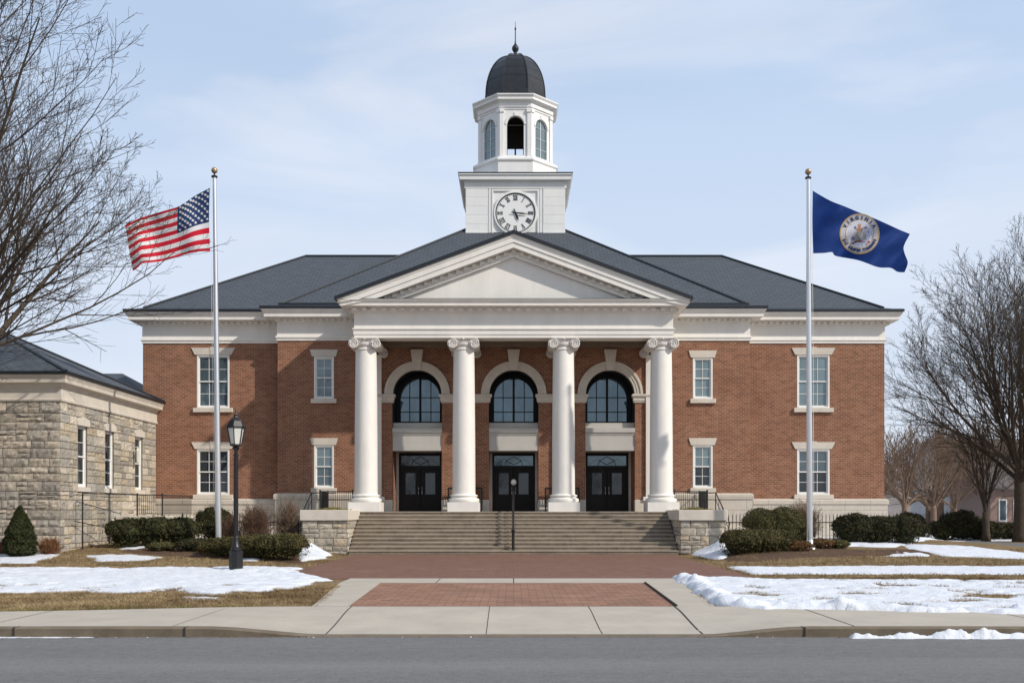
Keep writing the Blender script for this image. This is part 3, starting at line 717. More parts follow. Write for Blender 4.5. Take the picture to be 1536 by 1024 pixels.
# ---- belfry (octagonal)
mb=MB(); mb.octring([(2.38,20.70),(2.38,21.62),(2.42,21.66),(2.46,21.70),(2.46,21.80),(2.30,21.92),(2.0,21.93)],TX,TY)
bel=mb.build('belfry',M['tower'],court)
ap=2.10; side=2*ap*math.tan(PI/8); z0,z1=21.9,24.72; ow=.48; zs=23.82; zo=22.07
def octface(k):
    ang=-PI/2+k*PI/4; nrm=Vector((math.cos(ang),math.sin(ang),0)); tan=Vector((-nrm.y,nrm.x,0))*1.0
    return nrm,tan
for k in range(8):
    nrm,tan=octface(k)
    T=lambda u,d,z:tuple(Vector((TX,TY,0))+nrm*(ap+d)+tan*u+Vector((0,0,z)))
    mb=MB(); hs=side/2
    for face,(dd,flip) in enumerate(((0,0),(-.18,1))):
        h2=hs-(0 if face==0 else .18*math.tan(PI/8))
        def q(u0,v0,u1,v1):
            f=(0,1,2,3) if not flip else (3,2,1,0)
            mb.add([T(u0,dd,v0),T(u1,dd,v0),T(u1,dd,v1),T(u0,dd,v1)],[f])
        q(-h2,z0,-ow,z1); q(ow,z0,h2,z1); q(-ow,z0,ow,zo)
        nn=16
        for i in range(nn):
            a,b=PI*i/nn,PI*(i+1)/nn; p=(-ow*math.cos(a),zs+ow*math.sin(a)); r_=(-ow*math.cos(b),zs+ow*math.sin(b))
            f=(0,1,2,3) if not flip else (3,2,1,0)
            mb.add([T(p[0],dd,p[1]),T(r_[0],dd,r_[1]),T(r_[0],dd,z1),T(p[0],dd,z1)],[f])
    pts=[(-ow,zo),(-ow,zs)]+[(-ow*math.cos(PI*i/16),zs+ow*math.sin(PI*i/16)) for i in range(1,17)]+[(ow,zo)]
    for p,r_ in zip(pts,pts[1:]+pts[:1]): mb.add([T(p[0],0,p[1]),T(p[0],-.18,p[1]),T(r_[0],-.18,r_[1]),T(r_[0],0,r_[1])],[(3,2,1,0)])
    # arch moulding and sill
    for i in range(16):
        a,b=PI*i/16,PI*(i+1)/16
        c=lambda r,t,d:T(-r*math.cos(t),d,zs+r*math.sin(t))
        mb.add([c(ow+.02,a,.04),c(ow+.02,b,.04),c(ow+.12,b,.04),c(ow+.12,a,.04),c(ow+.12,a,0),c(ow+.12,b,0),c(ow+.02,a,0),c(ow+.02,b,0)],[(3,2,1,0),(3,4,5,2)[::-1],(0,1,7,6)[::-1]])
    # keystone
    kb=[T(-.05,.07,zs+ow),T(.05,.07,zs+ow),T(.08,.07,zs+ow+.2),T(-.08,.07,zs+ow+.2),T(-.05,0,zs+ow),T(.05,0,zs+ow),T(.08,0,zs+ow+.2),T(-.08,0,zs+ow+.2)]
    mb.add(kb,[(0,1,2,3),(1,5,6,2),(4,0,3,7),(3,2,6,7),(4,5,1,0)])
    mb.build('belfry_wall',M['tower'],bel)
    # corner pilaster pair (one each side of the corner)
    mb=MB()
    for s in (-1,1):
        a,b=sorted((s*(hs-.19),s*(hs+.02)))
        for (e,d2,p,q_) in ((0,.07,z0,24.6),(.03,.11,z0,z0+.12),(.035,.12,24.50,24.70)):
            u0,u1=a-(e if s>0 else 0),b+(e if s<0 else 0)
            vs=[T(u,d,z) for z in (p,q_) for (u,d) in ((u0,0),(u1,0),(u1,d2),(u0,d2))]
            mb.add(vs,[(0,1,2,3)[::-1],(4,5,6,7),(3,2,6,7),(2,1,5,6),(0,3,7,4)])
    mb.build('pilaster',M['tower'],bel)
    # glazing on all faces but the front one; the back one shows the sky through clear panes
    if k in (1,7,2,6,3,5):
        mb=MB(); 
        P=[T(-ow,-.10,zo),T(ow,-.10,zo)]+[T(ow*math.cos(PI*i/16),-.10,zs+ow*math.sin(PI*i/16)) for i in range(17)]
        mb.add(P,[tuple(range(len(P)))]); g=mb.build('belfry_pane',M['gl_blind'],bel)
    mb=MB()
    if k!=0:
        mb.tube([T(0,-.08,zo),T(0,-.08,zs+ow)],.022 if k!=4 else .05,4)
        for zz in (22.6,23.2,23.8): 
            if k!=4 or zz<22.8: mb.tube([T(-ow,-.08,zz),T(ow,-.08,zz)],.016,4)
        mb.tube([T(-ow,-.06,zo+.02),T(ow,-.06,zo+.02)],.04,4)
        mb.build('glazing_bar',M['tower'] if k!=4 else M['black'],bel)
mb=MB(); mb.tube([(TX-.62,TF+.0+.75,22.06+1.72),(TX+.62,TF+.75,22.06+1.72)],.02,4)
mb.octring([(2.05,24.6),(.02,24.62)],TX,TY,cap=False); mb.box(TX-1.3,TX+1.3,TY-.1,TY+.1,23.2,24.6); mb.box(TX-.05,TX+.05,TY+.9,TY+1.0,21.95,23.3)  # middle box is added to darken the upper part of the openings
mb.octring([(1.9,21.96),(.02,21.965)],TX,TY,cap=False)
mb.build('belfry_ceiling_dark_box',M['interior'],bel)
if 0: mb=MB(); mb.lathe([(.02,23.15),(.16,23.1),(.20,22.95),(.26,22.7),(.36,22.52),(.35,22.50),(.02,22.52)],TX,TY,20,cap=False); mb.box(TX-.03,TX+.03,TY-.03,TY+.03,23.1,23.3); mb.build('bell',M['door'],bel,True)
mb=MB(); mb.octring([(2.06,24.66),(2.14,24.68),(2.14,24.78),(2.20,24.80),(2.20,25.02),(2.26,25.08),(2.40,25.14),(2.42,25.15),(2.42,25.27),(2.50,25.38),(2.50,25.44),(1.9,25.50)],TX,TY)
mb.build('belfry_cornice',M['tower'],bel)
mb=MB(); mb.octring([(2.0,25.46),(1.99,25.56),(1.90,25.72),(1.78,25.80),(1.77,26.02),(1.72,26.04)],TX,TY)
k8=1/math.cos(PI/8); pr_=[]
for i in range(15):
    t=PI/2*i/14; pr_.append((1.72*math.cos(t)**.85 if i<14 else .05,26.02+2.62*math.sin(t)))
mb.octring(pr_,TX,TY); dm=mb.build('dome',M['dome'],court,True,auto=22)
for kk in range(8):
    a=PI/8+kk*PI/4; mb=MB(); mb.tube([(TX+r*k8*math.cos(a),TY+r*k8*math.sin(a),z) for r,z in pr_],.045,5); mb.build('dome_rib',M['dome'],dm)
mb=MB()
for i in (3,5,7,9): mb.octring([(pr_[i][0]+.012,pr_[i][1]-.012),(pr_[i][0]+.012,pr_[i][1]+.012)],TX,TY,cap=False)
mb.build('dome_seam',M['flash'],dm)
mb=MB(); mb.lathe([(.30,28.55),(.27,28.68),(.12,28.78),(.09,28.86),(.16,28.95),(.21,29.08),(.19,29.20),(.08,29.34),(.05,29.42),(.032,29.6),(.026,30.2),(.055,30.24),(.05,30.32),(.02,30.36),(.010,30.72)],TX,TY,14); mb.build('finial',M['dome'],dm,True)
# ================================================================== STEPS and cheek walls
SX=6.93
steps=thing('front_steps','wide flight of eleven weathered stone steps rising to the columns','steps',(0,42,0))
mb=MB()
for i in range(11):
    y=42+.30*i; z=.163*(i+1); x1=SX if i<10 else SX
    mb.box(-SX,SX,y,y+.32 if i<10 else 45.2,-.1 if i==0 else z-.163-.05,z-.05)
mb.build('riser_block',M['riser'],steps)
mb=MB()
for i in range(10):
    y=42+.30*i; z=.163*(i+1); mb.bbox(-SX,SX,y-.03,y+.31,z-.05,z,.012)
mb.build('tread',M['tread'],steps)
mb=MB(); mb.bbox(-SX,SX,44.97,45.9,LZ-.05,LZ,.012); mb.build('landing',M['tread'],steps); mb=MB(); mb.box(-9.0,9.0,45.9,50.2,LZ-.12,LZ); mb.build('landing',M['riser'],steps)  # back landing coloured darker to cut bounced light on the portico wall
mb=MB(); mb.box(-9.0,-6.94,45.9,48.2,-.1,LZ-.12); mb.box(6.94,9.0,45.9,48.2,-.1,LZ-.12); mb.build('landing_wall',M['lime'],steps)
# ashlar generator ------------------------------------------------
STON=[(.55,.49,.40),(.47,.42,.34),(.63,.56,.46),(.40,.365,.31),(.58,.48,.35),(.50,.47,.42),(.68,.60,.49),(.38,.35,.31)]
def ashlar(mb,o,ud,nd,u0,u1,zs_,holes=(),seed=1,rough=.05,wr=(.38,1.05),tones=STON,warm=0,em=.018):
    rd=random.Random(seed); o=Vector(o); ud=Vector(ud); nd=Vector(nd)
    def block(a,b,p,q):
        g=.014; a+=g;b-=g;p+=g;q-=g
        if b-a<.05 or q-p<.04: return
        t=rd.choice(tones); k=rd.uniform(.8,1.15); t=(t[0]*k,t[1]*k,t[2]*k)
        nu=max(3,min(8,int((b-a)/.11))); nv=max(3,int((q-p)/.09)); vs=[]
        tu,tv=rd.uniform(-1,1),rd.uniform(-1,1)
        for j in range(nv+1):
            for i in range(nu+1):
                fu=i/nu; fv=j/nv; e=min(fu,1-fu,fv*1.0,1-fv)
                edge=(i in (0,nu)) or (j in (0,nv))
                d=.03 if edge else rough*(.45+1.0*rd.random()+.6*tu*(fu-.5)+.8*tv*(fv-.5))
                ju=0 if edge else rd.uniform(-.02,.02); jv=0 if edge else rd.uniform(-.015,.015)
                if edge: ju=rd.uniform(-.006,.006); jv=rd.uniform(-.006,.006)
                vs.append(tuple(o+ud*(a+(b-a)*fu+ju)+nd*d+Vector((0,0,p+(q-p)*fv+jv))))
        W=nu+1; fs=[(j*W+i,j*W+i+1,(j+1)*W+i+1,(j+1)*W+i) for j in range(nv) for i in range(nu)]
        per=[i for i in range(W)]+[j*W+nu for j in range(1,nv+1)]+[nv*W+i for i in range(nu-1,-1,-1)]+[j*W for j in range(nv-1,0,-1)]
        b0=len(vs)
        for k_ in per: v=Vector(vs[k_])-nd*.03; vs.append(tuple(v))
        L=len(per)
        for i in range(L): fs.append((per[i],b0+i,b0+(i+1)%L,per[(i+1)%L])[::1])
        mb.add(vs,fs,None,t)
    for p,q in zip(zs_,zs_[1:]):
        segs=[(u0,u1)]
        for (ha,hb,hp,hq) in holes:
            if hp<q-.01 and hq>p+.01:
                ns=[]
                for a,b in segs:
                    if hb<=a or ha>=b: ns.append((a,b)); continue
                    if ha>a: ns.append((a,ha))
                    if hb<b: ns.append((hb,b))
                segs=ns
        for a,b in segs:
            u=a
            while u<b-1e-6:
                w=rd.uniform(*wr); 
                if u+w>b-wr[0]*.8: w=b-u
                r_=rd.random()
                if q-p>.33 and r_<.35:
                    m_=p+(q-p)*rd.choice((.4,.5,.6)); block(u,u+w,p,m_)
                    if rd.random()<.5 and w>.6: k_=rd.uniform(.35,.65)*w; block(u,u+k_,m_,q); block(u+k_,u+w,m_,q)
                    else: block(u,u+w,m_,q)
                else: block(u,u+w,p,q)
                u+=w
    # mortar backing: rectangles between holes
def courses(z0,z1,fixed,seed,lo=.22,hi=.46):
    rd=random.Random(seed); zs_=[z0]; marks=sorted([f for f in fixed if z0<f<z1])+[z1]
    for m_ in marks:
        a=zs_[-1]; n_=max(1,round((m_-a)/((lo+hi)/2))); w=[rd.uniform(lo,hi) for _ in range(n_)]; s=sum(w)
        for x in w: a+=x*(m_-zs_[-1-0])/s if False else 0
        a=zs_[-1]; tot=m_-a; acc=0
        for x in w: acc+=x; zs_.append(a+tot*acc/s)
    return zs_
for s,lab in ((-1,'stone cheek wall with pale cap on the left of the front steps, snow at its foot'),(1,'stone cheek wall with pale cap on the right of the front steps')):
    x0,x1=sorted((s*6.95,s*8.95)); t=thing('cheek_wall',lab,'stone wall',((x0+x1)/2,44,0),'cheek walls beside the steps')
    mb=MB(); mb.box(x0+.07,x1-.07,42.09,45.9,-.1,1.42,1)
    z_=courses(0,1.42,[],5+s,.25,.42)
    ashlar(mb,(x0+.06,42.09,0),(1,0,0),(0,-1,0),0,x1-x0-.12,z_,seed=3+s,rough=.055,wr=(.35,.9))
    if s<0: ashlar(mb,(x1-.06,42.05,0),(0,1,0),(1,0,0),0,3.8,z_,seed=8,rough=.04)
    else: ashlar(mb,(x0+.06,45.9,0),(0,-1,0),(-1,0,0),0,3.8,z_,seed=9,rough=.04)
    if s<0: ashlar(mb,(x0+.06,45.9,0),(0,-1,0),(-1,0,0),0,3.8,z_,seed=10,rough=.04)
    else: ashlar(mb,(x1-.06,42.05,0),(0,1,0),(1,0,0),0,3.8,z_,seed=11,rough=.04)
    mb.build('stone_wall',[M['ashlar'],M['mortar']],t)
    mb=MB(); mb.bbox(x0-.03,x1+.03,41.95,45.88,1.42,1.865,.02); mb.build('cap_stone',M['lime'],t)
    mb=MB(); rr=random.Random(s)  # moss and dead leaves on top
    for i in range(900):
        a=rr.gauss((x0+x1)/2+s*.1,.33); b=rr.gauss(44.2,.5); zz=1.865+rr.random()*.10*math.exp(-((a-(x0+x1)/2)/.35)**2)
        if abs(a-(x0+x1)/2)>.8: continue
        an=rr.random()*6.28; q=.035; c=(.10,.11,.035) if rr.random()<.6 else (.22,.15,.06)
        mb.add([(a,b,zz),(a+q*math.cos(an),b+q*math.sin(an),zz+.01),(a,b+.01,zz+.05)],[(0,1,2)],0,c)
    mb.build('moss_clump',M['leaf'],t)
# railings ---------------------------------------------------------
def railing(mb,p0,p1,h,n,posts=True,top=.022,bw=.010):
    p0=Vector(p0); p1=Vector(p1); up=Vector((0,0,1))
    for zz in (h,.10): mb.tube([p0+up*zz,p1+up*zz],top if zz==h else .014,6)
    for i in range(1,n):
        q=p0.lerp(p1,i/n); mb.tube([q+up*.1,q+up*h],bw,4)
    if posts:
        for q in (p0,p1): mb.tube([q,q+up*(h+.02)],.032,6); mb.sphere(q+up*(h+.04),.042,8,6)
for s,lab in ((-1,'black iron railing on the landing left of the leftmost column'),(1,'black iron railing on the landing right of the rightmost column')):
    t=thing('iron_railing',lab,'railing',(s*8.2,46.2,LZ),'landing railings')
    mb=MB(); railing(mb,(s*7.42,46.1,LZ),(s*8.92,46.1,LZ),.93,15); mb.build('rail_panel',M['black'],t)
    mb=MB(); railing(mb,(s*8.94,46.15,LZ),(s*8.94,48.1,LZ),.93,18); mb.build('rail_panel',M['black'],t)
    t=thing('side_handrail','sloping black handrail descending beside the '+('left' if s<0 else 'right')+' cheek wall to the planting bed','handrail',(s*9.35,45,.4),'side handrails')
    mb=MB(); g=float(hz(s*9.4,44.0)); a=Vector((s*9.33,46.2,2.68)); b=Vector((s*9.45,43.9,g+.95))
    mb.tube([a,b,b+Vector((0,-.12,-.10)),b+Vector((0,-.1,-.22))],.028,6); mb.tube([a-Vector((0,0,.35)),b-Vector((0,0,.35))],.016,5)
    for k in range(5):
        q=a.lerp(b,k/4); mb.tube([(q.x,q.y,.1),(q.x,q.y,q.z)],.024 if k in (0,4) else .012,6)
    mb.build('rail',M['black'],t)
ch=thing('centre_handrail','black metal handrail running up the middle of the front steps','handrail',(0,42.2,0))
mb=MB(); xh=-.02
mb.tube([(xh,42.12,0),(xh,42.12,.98)],.062,10); mb.sphere((xh,42.12,1.0),.085,10,8); mb.tube([(xh,42.12,0),(xh,42.12,.06)],.08,10)
mb.build('post',M['black'],ch)
mb=MB(); mb.tube([(xh,45.2,LZ),(xh,45.2,2.72)],.04,8); mb.build('post',M['black'],ch)
mb=MB(); mb.tube([(xh,41.95,.86),(xh,42.12,.92),(xh,45.2,2.66)],.05,8); mb.tube([(xh,42.12,.5),(xh,45.2,2.22)],.02,6); mb.build('rail',M['black'],ch)
lp=thing('globe_lamp','small black post lamp with a pale glass globe before the centre door','lamp',(0.02,47.2,LZ))
mb=MB(); mb.tube([(.0,47.2,LZ),(.0,47.2,2.95)],.035,8); mb.lathe([(.03,2.9),(.09,2.93),(.10,3.0),(.06,3.04)],0,47.2,12); mb.tube([(0,47.2,LZ),(0,47.2,LZ+.05)],.10,10); mb.build('post',M['black'],lp)
mb=MB(); mb.sphere((0,47.2,3.17),.13,14,10,sz=1.15); mb.build('globe',M['frost'],lp,True)
# benches behind the middle columns
for s,lab in ((-1,'black metal bench against the wall behind the second column from the left'),(1,'black metal bench against the wall behind the third column from the left')):
    cx=s*2.33; t=thing('bench',lab,'bench',(cx,47.8,LZ),'benches in the portico')
    mb=MB(); mb.box(cx-.82,cx+.82,47.62,48.05,LZ+.42,LZ+.46); mb.build('seat',M['black'],t)
    mb=MB(); mb.box(cx-.84,cx+.84,48.06,48.11,LZ+1.08,LZ+1.16); mb.box(cx-.84,cx+.84,48.06,48.11,LZ+.55,LZ+.60)
    for k in range(15): u=cx-.82+1.64*k/14; mb.box(u-.012,u+.012,48.07,48.10,LZ+.6,LZ+1.08)
    for q in (-1,1): mb.box(*sorted((cx+q*.76,cx+q*.84)),48.055,48.10,LZ+.4,LZ+1.12)
    mb.build('backrest',M['black'],t)
    for q in (-1,1):
        mb=MB(); mb.box(cx+q*.80-.03,cx+q*.80+.03,47.62,47.67,LZ,LZ+.66); mb.box(cx+q*.80-.03,cx+q*.80+.03,48.0,48.05,LZ,LZ+.44); mb.box(cx+q*.80-.031,cx+q*.80+.031,47.60,48.07,LZ+.64,LZ+.68); mb.build('leg',M['black'],t)
# ================================================================== STONE BUILDING
sb=thing('stone_building','rock-faced stone building with pale cornice and slate hip roof, left of the brick courthouse','building',(-17.6,38.8,0))
SXW=-17.6; Y0=38.8; Y1=49.16; WH=6.1
SW=[(40.35,41.25),(43.05,44.0),(46.45,47.4)]; wz0,wz1=2.80,5.28
zs_=courses(-.1,WH,[wz0-.2,wz1,wz1+.34],21,.24,.44)
mb=MB()
holes=[(a-Y0-.0,b-Y0+.0,wz0-.2,wz1) for a,b in SW]
lint=[(a-Y0-.12,b-Y0+.12,wz1,wz1+.34) for a,b in SW]
sil=[(a-Y0-.15,b-Y0+.15,wz0-.2,wz0) for a,b in SW]
ashlar(mb,(SXW,Y0-.03,0),(0,1,0),(1,0,0),0,Y1-Y0,zs_,holes+lint,seed=4,rough=.035,wr=(.3,.95))
mb2=courses(-.1,WH,[],9,.28,.56)
ashlar(mb,(-30,Y0,0),(1,0,0),(0,-1,0),0,30+SXW+.02,zs_,(),seed=6,rough=.062,wr=(.4,1.15),tones=[(.48,.42,.345),(.55,.48,.39),(.43,.385,.33),(.58,.50,.40),(.41,.375,.33)])
# mortar backing with holes on the side
mb.mi=1
mb.add([(-30,Y0,-.1),(SXW,Y0,-.1),(SXW,Y0,WH),(-30,Y0,WH)],[(0,1,2,3)])
ys=[Y0]+sum([[a,b] for a,b in SW],[])+[Y1]
for a,b in zip(ys[::2],ys[1::2]): mb.add([(SXW,a,-.1),(SXW,b,-.1),(SXW,b,WH),(SXW,a,WH)],[(0,1,2,3)])
for a,b in SW:
    mb.add([(SXW,a,-.1),(SXW,b,-.1),(SXW,b,wz0),(SXW,a,wz0)],[(0,1,2,3)]); mb.add([(SXW,a,wz1),(SXW,b,wz1),(SXW,b,WH),(SXW,a,WH)],[(0,1,2,3)])
    for y in (a,b): mb.add([(SXW+.02,y,wz0),(SXW-.3,y,wz0),(SXW-.3,y,wz1),(SXW+.02,y,wz1)],[(0,1,2,3)])
mb.build('stone_wall',[M['ashlar'],M['mortar']],sb)
for a,b in SW:
    x=SXW-.06; mb=MB(); f_=.07
    mb.box(x-.08,x,a,a+f_,wz0,wz1); mb.box(x-.08,x,b-f_,b,wz0,wz1); mb.box(x-.08,x,a+f_,b-f_,wz1-f_,wz1); mb.box(x-.08,x+.03,a+f_,b-f_,wz0,wz0+f_)
    f=mb.build('window',M['sash'],sb)
    mb=MB(); zm=(wz0+wz1)/2
    for (p,q,xx) in ((zm-.03,wz1-f_,x-.02),(wz0+f_,zm+.03,x-.05)):
        for (u,v,s_,t_) in ((a+f_,b-f_,p,p+.06),(a+f_,b-f_,q-.05,q),(a+f_,a+f_+.05,p+.06,q-.05),(b-f_-.05,b-f_,p+.06,q-.05),(a+f_+.05,b-f_-.05,(p+q)/2-.012,(p+q)/2+.012)): mb.box(xx-.04,xx,u,v,s_,t_)
    mb.build('sash',M['sash'],f)
    mb=MB(); mb.box(x-.07,x-.064,a+f_,b-f_,wz0+.05,wz1-.05); mb.build('pane',M['gl_dark'],f)
    mb=MB(); mb.box(SXW-.05,SXW+.10,a-.13,b+.13,wz0-.19,wz0-.003); mb.build('sill',M['lime'],f)
    mb=MB(); m_=(a+b)/2
    mb.prism_x([(a-.11,wz1+.003),(m_-.01,wz1+.003),(m_-.01,wz1+.36),(a-.02,wz1+.30),(a-.11,wz1+.18)],SXW-.05,SXW+.09)
    mb.prism_x([(m_+.01,wz1+.003),(b+.11,wz1+.003),(b+.11,wz1+.18),(b+.02,wz1+.30),(m_+.01,wz1+.36)],SXW-.05,SXW+.09)
    mb.build('lintel',M['lime'],f)
mb=MB(); mb.sweep([(-30,Y0),(SXW,Y0),(SXW,Y1)],[(-.05,WH-.02),(.09,WH-.02),(.11,WH+.05),(.07,WH+.08),(.07,WH+.50),(.12,WH+.55),(.14,WH+.62),(.30,WH+.66),(.34,WH+.67),(.35,WH+.80),(.40,WH+.90),(.42,WH+.97),(-.05,WH+.98)])
mb.build('cornice',M['lime'],sb)
mb=MB(); mb.sweep([(-30,Y0),(SXW,Y0),(SXW,Y1)],[(.38,WH+.985),(.48,WH+.985),(.50,WH+1.0),(.50,WH+1.09),(.3,WH+1.12),(-.1,WH+1.12)]); mb.build('gutter',M['flash'],sb)
mb=MB(); pyramid(mb,-30.4,-17.18,38.38,49.16,7.17,((-27,43.8),(-22.75,43.8),9.78)); rf=mb.build('roof',M['roof'],sb)
mb=MB()
for p in (((-17.18,38.38,7.2),(-22.75,43.8,9.8)),((-17.18,49.16,7.2),(-22.75,43.8,9.8)),((-27,43.8,9.8),(-22.75,43.8,9.8))): mb.tube(p,.07,6)
mb.build('ridge_cap',M['flash'],rf)
an=thing('rear_annex','low annex with dark blue slate hip roof, half hidden behind the stone building','building',(-23,56,0))
mb=MB(); mb.box(-27.2,-18.5,51.8,60.2,-.1,7.2); mb.build('wall',M['ashlar'] if False else M['lime'],an)
mb=MB(); pyramid(mb,-27.6,-18.3,51.4,60.6,7.25,((-24.2,56),(-21.9,56),9.5)); mb.build('roof',M['roof'],an)
# stoop + railing beside the stone building
t=thing('stoop','pale stone stoop against the side of the stone building','stoop',(-16.5,45.5,.2))
mb=MB(); mb.box(-17.5,-15.5,44.1,48.8,0,1.45); mb.bbox(-17.52,-15.42,44.0,48.8,1.45,1.60,.015); mb.build('stoop_block',M['lime'],t)
t=thing('stoop_railing','thin black iron railing along the stoop of the stone building','railing',(-16.4,44,1.6))
mb=MB(); railing(mb,(-16.6,44.1,1.6),(-15.5,44.1,1.6),.93,12,True,.022,.010); railing(mb,(-15.5,44.1,1.6),(-15.5,48.2,1.6),.93,30,False,.022,.010)
gz=float(hz(-17.2,39.9)); mb.tube([(-17.2,39.9,gz),(-17.2,39.9,2.53)],.03,6); mb.tube([(-17.2,39.9,2.53),(-16.6,44.1,2.53)],.022,6)
mb.tube([(-17.4,39.6,1.42),(-17.0,41.5,1.15),(-16.6,42.6,.95)],.018,5)
mb.build('rail',M['black'],t)
t=thing('wall_lantern','slim wall lantern beside the farthest window of the stone building','lantern',(-17.4,46.0,4.4))
mb=MB(); mb.lathe([(.03,4.0),(.07,4.05),(.09,4.6),(.05,4.68),(.02,4.78)],-17.33,46.1,8); mb.tube([(-17.55,46.1,4.72),(-17.33,46.1,4.78)],.02,5); mb.build('body',M['frost'],t)
# ================================================================== LAMP POST
LX=-8.58; LY=30.9; t=thing('street_lamp','black lamp post with six-sided frosted lantern standing in the snow near the left flagpole','street lamp',(LX,LY,0))
mb=MB(); mb.lathe([(.235,-.1),(.235,.04),(.215,.06),(.205,.52),(.22,.54),(.22,.59),(.15,.62)],LX,LY,8,PI/8); 
mb.lathe([(.16,.60),(.17,.64),(.14,.68),(.145,.72),(.11,.80),(.085,.92),(.075,1.0),(.085,1.02),(.072,1.05)],LX,LY,20); 
b_=mb.build('base',M['black'],t,True,auto=30)
mb=MB(); mb.lathe([(.070,1.02),(.066,2.4),(.060,3.50),(.085,3.53),(.085,3.57),(.055,3.6),(.055,3.70),(.10,3.74),(.11,3.77),(.07,3.80),(.07,3.84)],LX,LY,16)
for k in range(12):
    a=2*PI*k/12; mb.tube([(LX+.068*math.cos(a),LY+.068*math.sin(a),1.06),(LX+.060*math.cos(a),LY+.060*math.sin(a),3.48)],.008,4)
mb.build('pole',M['black'],t,True,auto=35)
a0=PI/6
mb=MB(); mb.lathe([(.10,3.82),(.19,3.84),(.19,3.88),(.165,3.89)],LX,LY,6,a0); mb.lathe([(.255,4.38),(.285,4.39),(.285,4.42),(.27,4.45),(.20,4.60),(.13,4.68),(.07,4.72),(.06,4.76),(.08,4.78),(.04,4.82),(.025,4.86),(.04,4.88),(.012,4.93),(.008,5.0)],LX,LY,6,a0)
for k in range(6):
    a=a0+2*PI*k/6; mb.tube([(LX+.17*math.cos(a),LY+.17*math.sin(a),3.87),(LX+.265*math.cos(a),LY+.265*math.sin(a),4.40)],.016,4); mb.sphere((LX+.285*math.cos(a),LY+.285*math.sin(a),4.43),.025,6,4)
la=mb.build('lantern',M['black'],t)
mb=MB(); mb.lathe([(.155,3.88),(.245,4.385)],LX,LY,6,a0); mb.build('lantern_glass',M['frost'],la)
# ================================================================== FLAGPOLES and FLAGS
def flagpole(bx,by,tx,htop,side,lab):
    z=float(hz(bx,by)); t=thing('flagpole',lab,'flagpole',(bx,by,z),'flagpoles'); 
    L=Vector((bx,by,z)); T_=Vector((tx,by,htop)); ax=lambda q:L.lerp(T_,(q-z)/(htop-z))
    pts=[ax(z+.02),ax(z+4),ax(z+9),ax(htop)]; mb=MB(); mb.tube(pts,[.122,.115,.10,.072],24); mb.build('pole',M['pole'],t,True,auto=50)
    mb=MB(); mb.lathe([(.26,z-.05),(.25,z+.05),(.19,z+.10),(.155,z+.20),(.135,z+.36),(.122,z+.38)],bx,by,24); mb.build('base_collar',M['pole'],t,True,auto=50)
    mb=MB(); mb.lathe([(.07,htop),(.12,htop+.0),(.125,htop+.05),(.08,htop+.08),(.03,htop+.10),(.028,htop+.17)],tx,by,16); mb.build('truck',M['flash'],t)
    mb=MB(); mb.sphere((tx,by,htop+.28),.125,18,12); mb.build('ball_finial',M['gold'],t,True)
    mb=MB(); o=Vector((side*.16,-.02,0)); mb.tube([ax(htop-.1)+o*.8,ax(z+9)+o,ax(z+1.6)+o],.008,4); mb.tube([ax(z+1.55)+Vector((side*.13,0,0)),ax(z+1.75)+Vector((side*.13,0,0))],.02,5); mb.build('halyard',M['sash'],t)
flagpole(-11.80,40,-11.97,15.15,-1,'tall silver flagpole on the left carrying the striped flag')
flagpole(11.85,40,11.78,15.10,1,'tall silver flagpole on the right carrying the navy flag')
def wave(px,py,sgn,h0):
    d=abs(px-h0)/30.0; a=min(1,d*.7)*(1 if sgn<0 else 2.4)
    q=px*.9+py*.55*sgn
    return a*(.11*math.sin(q/14.0)+.04*math.sin(q/6.1+py/19.0)+.015*math.sin(py/5.0+px/21.0))
def FP(px,py,sgn,h0,off=0):
    D=39.97+wave(px,py,sgn,h0)+off
    return ((px-CX)*D/F,D,EYE+(HY-py)*D/F)
def arc(poly):
    L=[0]
    for a,b in zip(poly,poly[1:]): L.append(L[-1]+math.hypot(b[0]-a[0],b[1]-a[1]))
    def f(t):
        s=t*L[-1]
        for i in range(len(poly)-1):
            if s<=L[i+1]+1e-9:
                k=(s-L[i])/(L[i+1]-L[i]); 
                # catmull-rom
                p0=poly[max(i-1,0)];p1=poly[i];p2=poly[i+1];p3=poly[min(i+2,len(poly)-1)]
                return tuple(.5*((2*p1[c])+(-p0[c]+p2[c])*k+(2*p0[c]-5*p1[c]+4*p2[c]-p3[c])*k*k+(-p0[c]+3*p1[c]-3*p2[c]+p3[c])*k**3) for c in (0,1))
        return poly[-1]
    return f
def coons(top,bot,hoist,fly):
    T,B,H,Y=arc(top),arc(bot),arc(hoist),arc(fly)
    def f(u,v):
        t,b,h,y=T(u),B(u),H(v),Y(v); c00,c10,c01,c11=T(0),T(1),B(0),B(1)
        return tuple((1-v)*t[k]+v*b[k]+(1-u)*h[k]+u*y[k]-((1-u)*(1-v)*c00[k]+u*(1-v)*c10[k]+(1-u)*v*c01[k]+u*v*c11[k]) for k in (0,1))
    return f
us=coons([(314.7,281.9),(292,294),(269.6,308.8),(247,316),(224.5,322.7),(205,329),(187.5,337.8)],
         [(315.4,376.7),(293,378),(270,384),(246,391),(224,394),(213.7,394.7),(207,401),(199.3,406.5)],
         [(314.7,281.9),(313.6,330),(315.4,376.7)],[(187.5,337.8),(190,352),(193,372),(199.3,406.5)])
mb=MB(); NU,NV=60,52
P=lambda u,v,o=0:FP(*us(u,v),-1,314.7,o)
for j in range(NV+1):
    for i in range(NU+1): mb.v.append(P(i/NU,j/NV))
